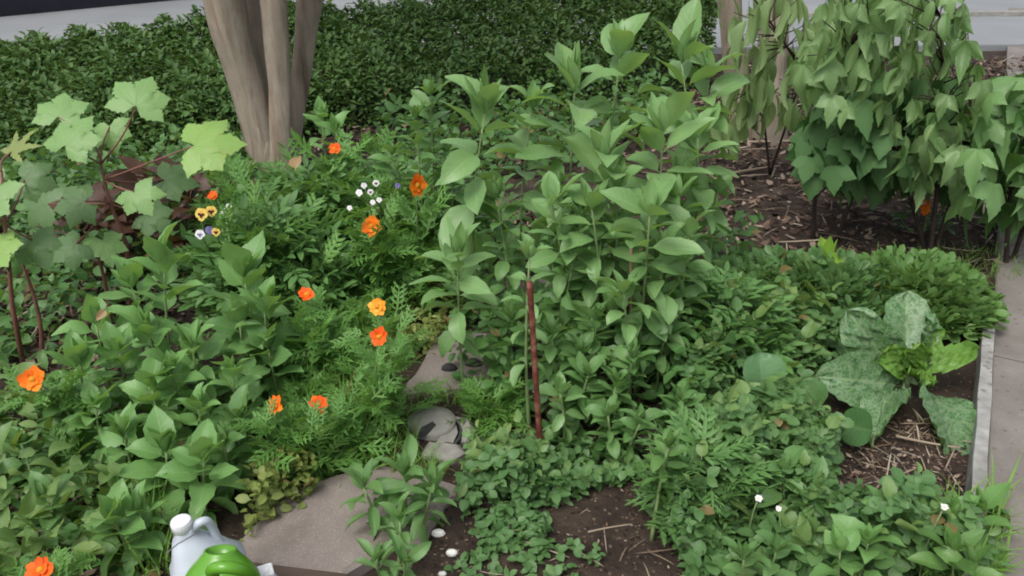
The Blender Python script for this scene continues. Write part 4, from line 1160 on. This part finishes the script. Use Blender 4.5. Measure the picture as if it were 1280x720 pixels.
# ================================================================== RIGHT: LOBED SHRUBS AND DROOPING SHRUB
def shrub(name, label, base, stems, region, n, Yr, temps, leaf, sizepx, down=(.35, 1.0), rad=.012, group=None, stemmat='twig'):
    """stems: lists of (px,py,Y) from the foot up; leaves hang in the image region at distances Yr, each on its own stalk to the nearest stem"""
    g = G(*base)
    e = thing(name, label, "shrub", (g[0], g[1], 0), group)
    st = MB(); nodes = []
    for s in stems:
        pts = np.array([np.r_[P(s[0][0], s[0][1], s[0][2])[:2], -.01]] + [P(*q) for q in s[1:]])
        t = np.linspace(0, 1, len(pts)); tt = np.linspace(0, 1, 14)
        c = np.c_[[np.interp(tt, t, pts[:, k]) for k in range(3)]].T
        st.tube(c, np.linspace(rad, rad * .35, 14), 7); nodes.append(c[3:])
    nodes = np.vstack(nodes)
    st.build('stem', M[stemmat], e)
    reg = np.array(region, float); lo, hi = reg.min(0), reg.max(0)
    pp = np.zeros((0, 2))
    while len(pp) < n:
        c = rng.uniform(lo, hi, (n * 2, 2)); pp = np.vstack([pp, c[inpoly(c[:, 0], c[:, 1], region)]])
    pp = pp[:n]
    Y = rng.uniform(Yr[0], Yr[1], n)
    pos = np.array([P(a, b, y) for (a, b), y in zip(pp, Y)])
    pos[:, 2] = np.maximum(pos[:, 2], .08)
    az = rng.random(n) * 6.28
    dn = rng.uniform(down[0], down[1], n)
    d = np.c_[np.cos(az) * .6, np.sin(az) * .6 - .25, -dn]
    up = nrm(np.c_[np.cos(az) * .9, np.sin(az) * .9 - .25, np.full(n, .5)] + rng.normal(0, .3, (n, 3)))
    fo = MB(); lens = sizepx * np.array([m_per_px(p) for p in pos]) * rng.uniform(.7, 1.2, n)
    fo.inst(temps, pos, d, up, lens)
    fo.build('foliage', M[leaf], e)
    tw = MB()
    for p in pos[:: 2 if n > 40 else 3]:
        k = int(np.argmin(np.linalg.norm(nodes - p - np.array([0, 0, -.12]), axis=1)))
        tw.tube(curve(nodes[k], p, 5, .12), np.linspace(.004, .002, 5), 4)
        if n <= 40: tw.build('twig', M[stemmat], e); tw = MB()
    if n > 40: tw.build('twig', M[stemmat], e)
    return e
SG = "lobed leaf shrubs at the right"
shrub('lobed_shrub', "large shrub of three lobed leaves coloured dark as if shaded, on black stems", (1016, 306), [[(1016, 306, 3.55), (1020, 220, 3.55), (1050, 120, 3.6), (1080, 20, 3.65)], [(1045, 306, 3.6), (1070, 230, 3.6), (1140, 120, 3.6), (1170, 10, 3.65)]],
      [(1005, 140), (1060, 90), (1200, 90), (1225, 140), (1235, 195), (1190, 215), (1130, 210), (1050, 215), (1010, 195)], 190, (3.3, 4.0), T['maple'], 'shrub_shade', 38, (.3, 1.2), group=SG)
shrub('lobed_shrub', "pale shrub with hanging wilted lobed leaves in front of the dark one", (1165, 312), [[(1165, 312, 3.4), (1170, 250, 3.4), (1180, 140, 3.4), (1175, 20, 3.45)], [(1168, 312, 3.42), (1200, 220, 3.4), (1215, 120, 3.4)], [(1160, 312, 3.45), (1120, 180, 3.5), (1060, 60, 3.6)]],
      [(1000, 70), (1040, -30), (1200, -30), (1225, 90), (1235, 150), (1220, 215), (1140, 225), (1120, 150), (1060, 130)], 260, (3.15, 3.8), T['wilt'] + T['wilt'] + T['willow'], 'shrub_pale', 38, (.8, 2.4), group=SG)
shrub('lobed_shrub', "lobed shrub cut by the right edge above the walk", (1262, 320), [[(1262, 320, 3.3), (1262, 250, 3.3), (1275, 140, 3.3)], [(1268, 320, 3.35), (1300, 220, 3.3), (1290, 110, 3.3)]],
      [(1225, 130), (1260, 70), (1330, 70), (1340, 250), (1250, 250), (1215, 235)], 150, (3.1, 3.8), T['maple'] + T['wilt'], 'shrub', 40, group=SG)
shrub('drooping_shrub', "thin branched shrub with long limp drooping leaves", (990, 200), [[(1040, 215, 4.6), (1040, 150, 4.5), (985, 60, 4.4), (930, -20, 4.3)], [(1040, 215, 4.6), (1050, 150, 4.5), (1010, 90, 4.4), (960, 30, 4.3)], [(1040, 215, 4.6), (1060, 130, 4.4), (1100, 40, 4.3), (1120, -30, 4.3)]],
      [(900, -20), (1140, -20), (1140, 60), (1100, 80), (1060, 60), (1010, 90), (995, 130), (920, 100), (905, 40)], 100, (4.1, 4.7), T['willow'], 'droop', 50, (1.2, 3.0), .012)
shrub('drooping_shrub', "low drooping shrub with thin leaves at the foot of the two trunks", (965, 200), [[(965, 200, 4.7), (955, 150, 4.7), (925, 100, 4.6)], [(965, 200, 4.7), (985, 150, 4.6), (1000, 100, 4.5)]],
      [(890, 130), (920, 80), (1010, 90), (1000, 150), (900, 160)], 36, (4.4, 4.8), T['willow'], 'droop', 44, (.9, 2.4), .009)
e = thing('orange_blossom_plant', "small bush with orange blossoms under the lobed shrub", "flower", tuple(np.r_[G(1152, 290)[:2], 0]))
fo, st = MB(), MB(); g = G(1152, 290)
clump(fo, st, np.array([g[0], g[1], 0]), .12, .12, .14, 60, T['small'], .05)
fo.build('foliage', M['shrub'], e); st.build('stem', M['green_stem'], e)
for (px, py, s_) in ((1146, 256, 12), (1156, 262, 14), (1152, 250, 10), (1160, 254, 9)):
    p = P(px, py, float(g[1]) - .08); flower(e, p, s_ * m_per_px(p), 'orange', (0, -.9, .3))

# ================================================================== MOTTLED LEAFY GREEN, RIGHT, AND ROUND LEAVES
def big_leaf(parent, p0, p1, wid, nrm_up, mat, droop=.5, wave=.04, n=16, a=.5, b=.55, pucker=.015, name='leaf'):
    p0, p1 = np.asarray(p0, float), np.asarray(p1, float)
    L_ = np.linalg.norm(p1 - p0)
    t = ovate(wid / L_, n, a, b, .35, droop, wave, .10, cross=11)
    t['v'][:, 2] += pucker / L_ * np.sin(t['v'][:, 0] * 45 + 1) * np.cos(t['v'][:, 1] * 38) + pucker / L_ * .7 * np.sin(t['v'][:, 0] * 90 + t['v'][:, 1] * 60)
    mb = MB(); mb.inst([t], p0, p1 - p0, np.asarray(nrm_up, float), L_)
    return mb.build(name, M[mat], parent)
cb = G(1128, 495)
e = thing('mottled_leafy_green', "leafy green with huge silvery mottled leaves and yellow green heart", "plant", (cb[0], cb[1], 0))
CY = float(cb[1])
hub = np.array([cb[0], cb[1], .05])
def PL(px, py, dY): return P(px, py, CY + dY)
big_leaf(e, hub, PL(1058, 388, .08), .17, (-.45, -.85, .3), 'mustard', .2)
big_leaf(e, hub + [.01, .03, 0], PL(1136, 362, .22), .18, (-.15, -1, .25), 'mustard', .35)
big_leaf(e, hub + [.02, .0, 0], PL(1172, 392, .12), .10, (.8, -.6, .2), 'mustard', .4)
big_leaf(e, hub + [-.02, -.02, 0], PL(1038, 470, -.10), .19, (-.1, -.8, .6), 'mustard', .9)
big_leaf(e, hub + [.03, -.03, 0], PL(1214, 556, -.34), .20, (.35, -.35, .85), 'mustard', 1.1)
big_leaf(e, hub + [-.02, -.04, 0], PL(1082, 520, -.26), .12, (-.5, -.2, .8), 'mustard', 1.2)
big_leaf(e, hub + [0, 0, .04], PL(1228, 432, .05), .085, (.0, -.6, .8), 'mustard_young', .5)
big_leaf(e, hub + [0, 0, .05], PL(1182, 410, .1), .07, (.2, -.8, .5), 'mustard_young', .3)
big_leaf(e, hub + [0, 0, .05], PL(1108, 440, -.06), .10, (-.2, -.8, .5), 'mustard_young', .6)
big_leaf(e, hub + [0, 0, .05], PL(1150, 428, -.05), .09, (0, -.9, .4), 'mustard_young', .2)
big_leaf(e, hub + [0, 0, .05], PL(1166, 478, -.12), .08, (.2, -.7, .6), 'mustard_young', .5)
mb = MB(); mb.tube([hub - [0, 0, .07], hub + [0, 0, .06]], [.016, .010], 8); mb.build('stem', M['green_stem'], e)

for (lb_, px, py, tx, ty, wd_, mat) in (("single round blue green leaf standing on its stalk", 952, 490, 951, 440, .13, 'blue_leaf'), ("big flat leaf coloured dark for shade below the mottled leafy green", 1095, 540, 1050, 530, .12, 'shrub_shade'),  # the big flat leaf carries the shade under the mottled green in its colour
                                     ("second dark flat leaf in the shade right of the round one", 1030, 510, 1000, 478, .10, 'under')):
    g = G(px, py + 22); g[1] -= .20 if tx < 955 and ty < 460 else -.02; g[0] = P(px, py, g[1])[0]; e = thing('round_leaf_plant', lb_, "plant", (g[0], g[1], 0))
    p0 = P(px, py, g[1]); p1 = P(tx, ty, g[1] + .04)
    mb = MB(); mb.tube(curve((g[0], g[1], -.01), p0, 6, .1), .004, 6); mb.build('stem', M['green_stem'], e)
    ln = nrm(p1 - p0)
    big_leaf(e, p0, p1, wd_, (.1, -.75, .6), mat, .3, .01, 10, .42, .42, .002)

# ================================================================== STAKE, CANE, STICKS
g = G(678, 580); mb = MB()
top = P(662, 352, float(g[1]) + .02)
c = np.array([np.array([g[0], g[1], -.05]) + (top - np.array([g[0], g[1], -.05])) * t for t in np.linspace(0, 1, 30)])
mb.tube(c, .0082 + .0012 * (np.arange(30) % 4 == 0), 8)
tag(mb.build('garden_stake', M['stake']), "rusty red garden stake standing upright in the middle", "stake")
g = P(790, 480, 2.25); mb = MB()
c = np.array([np.array([g[0], 2.25, -.02]) + (P(789, 306, 2.27) - np.array([g[0], 2.25, -.02])) * t for t in np.linspace(0, 1, 24)])
mb.tube(c, .006 + .0015 * (np.arange(24) % 6 == 0), 7)
tag(mb.build('bamboo_cane', M['cane']), "thin brown bamboo cane among the central plants", "stake")
for (a, b, r_, lb_) in (((895, 178), (1000, 176), .012, "long pale stick lying across the mulch near the twin trunks"), ((918, 216), (975, 207), .010, "short pale stick on the mulch, the nearer one"), ((880, 225), (960, 218), .006, "thin twig lying just behind the short pale stick"), ((735, 665), (790, 655), .0025, "thin pale root curling over the bare soil"), ((1120, 545), (1200, 560), .005, "dry stem bent over the straw beside the board")):
    p0, p1 = G(*a, .02), G(*b, .03); mb = MB(); mb.tube(curve(p0, p1, 9, .06), np.linspace(r_, r_ * .6, 9), 6)
    tag(mb.build('stick', M['straw']), lb_, "stick")
for (px, py, Y, sz, ang, lb_) in ((370, 205, 3.3, 34, 95, "dry pinkish leaf standing up before the tree foot"), (128, 392, 2.0, 20, 250, "dry tan leaf hanging from the short stalk")):
    p = P(px, py, Y); mb = MB(); d = img_dir(ang)
    mb.inst(T['broad'][:1], p - d * sz * m_per_px(p) * .5, d, (0, -1, .2), sz * m_per_px(p)); tag(mb.build('dry_leaf', M['dry_leaf']), lb_, "leaf")

# ================================================================== JUG, GREEN CAN, WHITE BOTTLE
def rounded_square(hw, hd, r, n=5):
    pts = []
    for cx, cy, a0 in ((hw - r, hd - r, 0), (-hw + r, hd - r, 90), (-hw + r, -hd + r, 180), (hw - r, -hd + r, 270)):
        for k in range(n):
            a = R(a0 + 90 * k / (n - 1)); pts.append((cx + r * math.cos(a), cy + r * math.sin(a)))
    return np.array(pts)
def loft(rings, close=True):
    mb = MB(); n = len(rings[0]); V = np.vstack(rings); q = []
    for i in range(len(rings) - 1):
        for k in range(n): q.append((i * n + k, i * n + (k + 1) % n, (i + 1) * n + (k + 1) % n, (i + 1) * n + k))
    t = []
    if close:
        V = np.vstack([V, rings[0].mean(0), rings[-1].mean(0)]); b = len(rings) * n
        t = [(b, (k + 1) % n, k) for k in range(n)] + [(b + 1, (len(rings) - 1) * n + k, (len(rings) - 1) * n + (k + 1) % n) for k in range(n)]
    mb.add(V, q, t); return mb
JY = 1.27
cap = P(227, 650, JY)
e = thing('milk_jug', "white plastic jug with white screw cap and string, beside the slab", "jug", (cap[0] + .036, JY, 0))
jx, jy, hz_ = cap[0] + .034, JY, cap[2]
ca, sa = math.cos(R(25)), math.sin(R(25))
rot = np.array([[ca, -sa], [sa, ca]])
rings = []
for (z, hw, off) in ((0.0, .064, 0), (.012, .077, 0), (.03, .080, 0), (hz_ - .165, .080, 0), (hz_ - .145, .078, 0), (hz_ - .12, .070, -.003), (hz_ - .095, .057, -.011), (hz_ - .075, .045, -.02), (hz_ - .057, .034, -.028), (hz_ - .045, .024, -.032), (hz_ - .034, .019, -.034), (hz_ - .02, .018, -.034)):
    r_ = rounded_square(hw, hw, hw * (.38 if z < hz_ - .12 else .75)) @ rot.T
    rings.append(np.c_[r_[:, 0] + jx + off, r_[:, 1] + jy, np.full(len(r_), z)])
loft(rings).build('body', M['white_plastic'], e)
mb = MB(); cc = (jx - .036, jy, hz_)
prof = [(.0190, -.026), (.0203, -.0255), (.0206, -.0245), (.0207, -.005), (.0206, -.0025), (.0200, -.0008), (.0190, .0), (.0183, .0002), (.0005, .0004)]
mb.lathe(cc, prof, 28)
cp = mb.build('cap', M['white_cap'], e)
mb = MB()
for k in range(40):
    a = 2 * math.pi * k / 40
    mb.tube([(cc[0] + .0206 * math.cos(a), cc[1] + .0206 * math.sin(a), hz_ - .023), (cc[0] + .0208 * math.cos(a), cc[1] + .0208 * math.sin(a), hz_ - .004)], .0009, 4)
mb.build('grip_ridges', M['white_cap'], cp)
mb = MB()
hp = [P(236, 664, JY + .005), P(250, 652, JY + .01), P(259, 650, JY + .02), P(266, 660, JY + .03), P(273, 676, JY + .03), P(282, 692, JY + .02)]
hp = np.array(hp); t = np.linspace(0, 1, 6); tt = np.linspace(0, 1, 20)
hc = np.c_[[np.interp(tt, t, hp[:, k]) for k in range(3)]].T
for _ in range(3): hc[1:-1] = (hc[:-2] + 2 * hc[1:-1] + hc[2:]) / 4
mb.tube(hc, .0095, 10); mb.build('handle', M['white_plastic'], e)
mb = MB()
sc_ = np.array([P(208, 692, JY - .062), P(222, 680, JY - .068), P(238, 671, JY - .064), P(250, 664, JY - .045)])
tt = np.linspace(0, 1, 16); sc2 = np.c_[[np.interp(tt, np.linspace(0, 1, 4), sc_[:, k]) for k in range(3)]].T
mb.tube(sc2, .0014, 5); mb.build('string', M['string'], e)

# green can: domed body, open mouth at the top, arched handle on the near side
CYc = 1.17
gt = P(266, 708, CYc)
e = thing('watering_can', "lime green plastic can with open mouth and arched handle", "can", (gt[0], CYc, 0))
mb = MB(); h = gt[2]
rings = []
tl = R(24)
for (z, rx_, ry_) in ((-h + .004, .085, .078), (-h + .014, .094, .086), (-.17, .094, .086), (-.12, .093, .082), (-.085, .086, .074), (-.055, .077, .066), (-.032, .061, .051), (-.016, .045, .038), (-.006, .036, .031), (-.002, .0335, .029), (.0, .0325, .028), (.001, .028, .024), (-.03, .026, .023)):
    th = np.arange(36) * 2 * math.pi / 36
    t_ = tl * max(0, 1 + z / .10)                      # the neck bends away from the camera
    yy = ry_ * np.sin(th)
    rings.append(np.c_[gt[0] + rx_ * np.cos(th), CYc + max(0, z + .10) * .45 + yy * math.cos(t_), h + z - yy * math.sin(t_) * .9])
mb = loft(rings, False); mb.build('body', M['lime_plastic'], e)
mb = MB(); mb.lathe((gt[0], CYc + .035, h - .012), [(.0265, 0), (.0005, -.001)], 20, (0, .6, .8)); mb.build('mouth', M['mouth_shade'], e)  # dark disc painted as the shade inside the open mouth
mb = MB()
ha = []
hc_ = P(279, 709, CYc - .085)
for a in np.linspace(-.55, math.pi + .55, 34):
    ha.append((hc_[0] + .036 * math.cos(a), CYc - .085 + .03 * (1 - abs(math.sin(a))), hc_[2] - .05 + .05 * math.sin(a) - (.03 if math.sin(a) < 0 else 0)))
mb.tube(ha, .0115, 12); mb.build('handle', M['lime_plastic'], e)
WY = 1.26
wt = P(331, 712, WY)
e = thing('white_bottle', "small white plastic bottle with square cap right of the green can", "bottle", (wt[0], WY, 0))
rings = []
for (z, hw) in ((0, .030), (.008, .036), (.10, .036), (.14, .033), (wt[2] - .03, .018), (wt[2] - .02, .015)):
    r_ = rounded_square(hw, hw, hw * .4); rings.append(np.c_[r_[:, 0] + wt[0], r_[:, 1] + WY, np.full(len(r_), z)])
loft(rings).build('body', M['white_plastic'], e)
rings = []
for (z, hw) in ((-.022, .0165), (-.018, .0178), (-.002, .0172), (0, .0155), (-.001, .012), (-.004, .0115)):
    r_ = rounded_square(hw, hw, hw * .25) @ rot.T; rings.append(np.c_[r_[:, 0] + wt[0], r_[:, 1] + WY, np.full(len(r_), z + wt[2])])
loft(rings).build('cap', M['white_cap'], e)
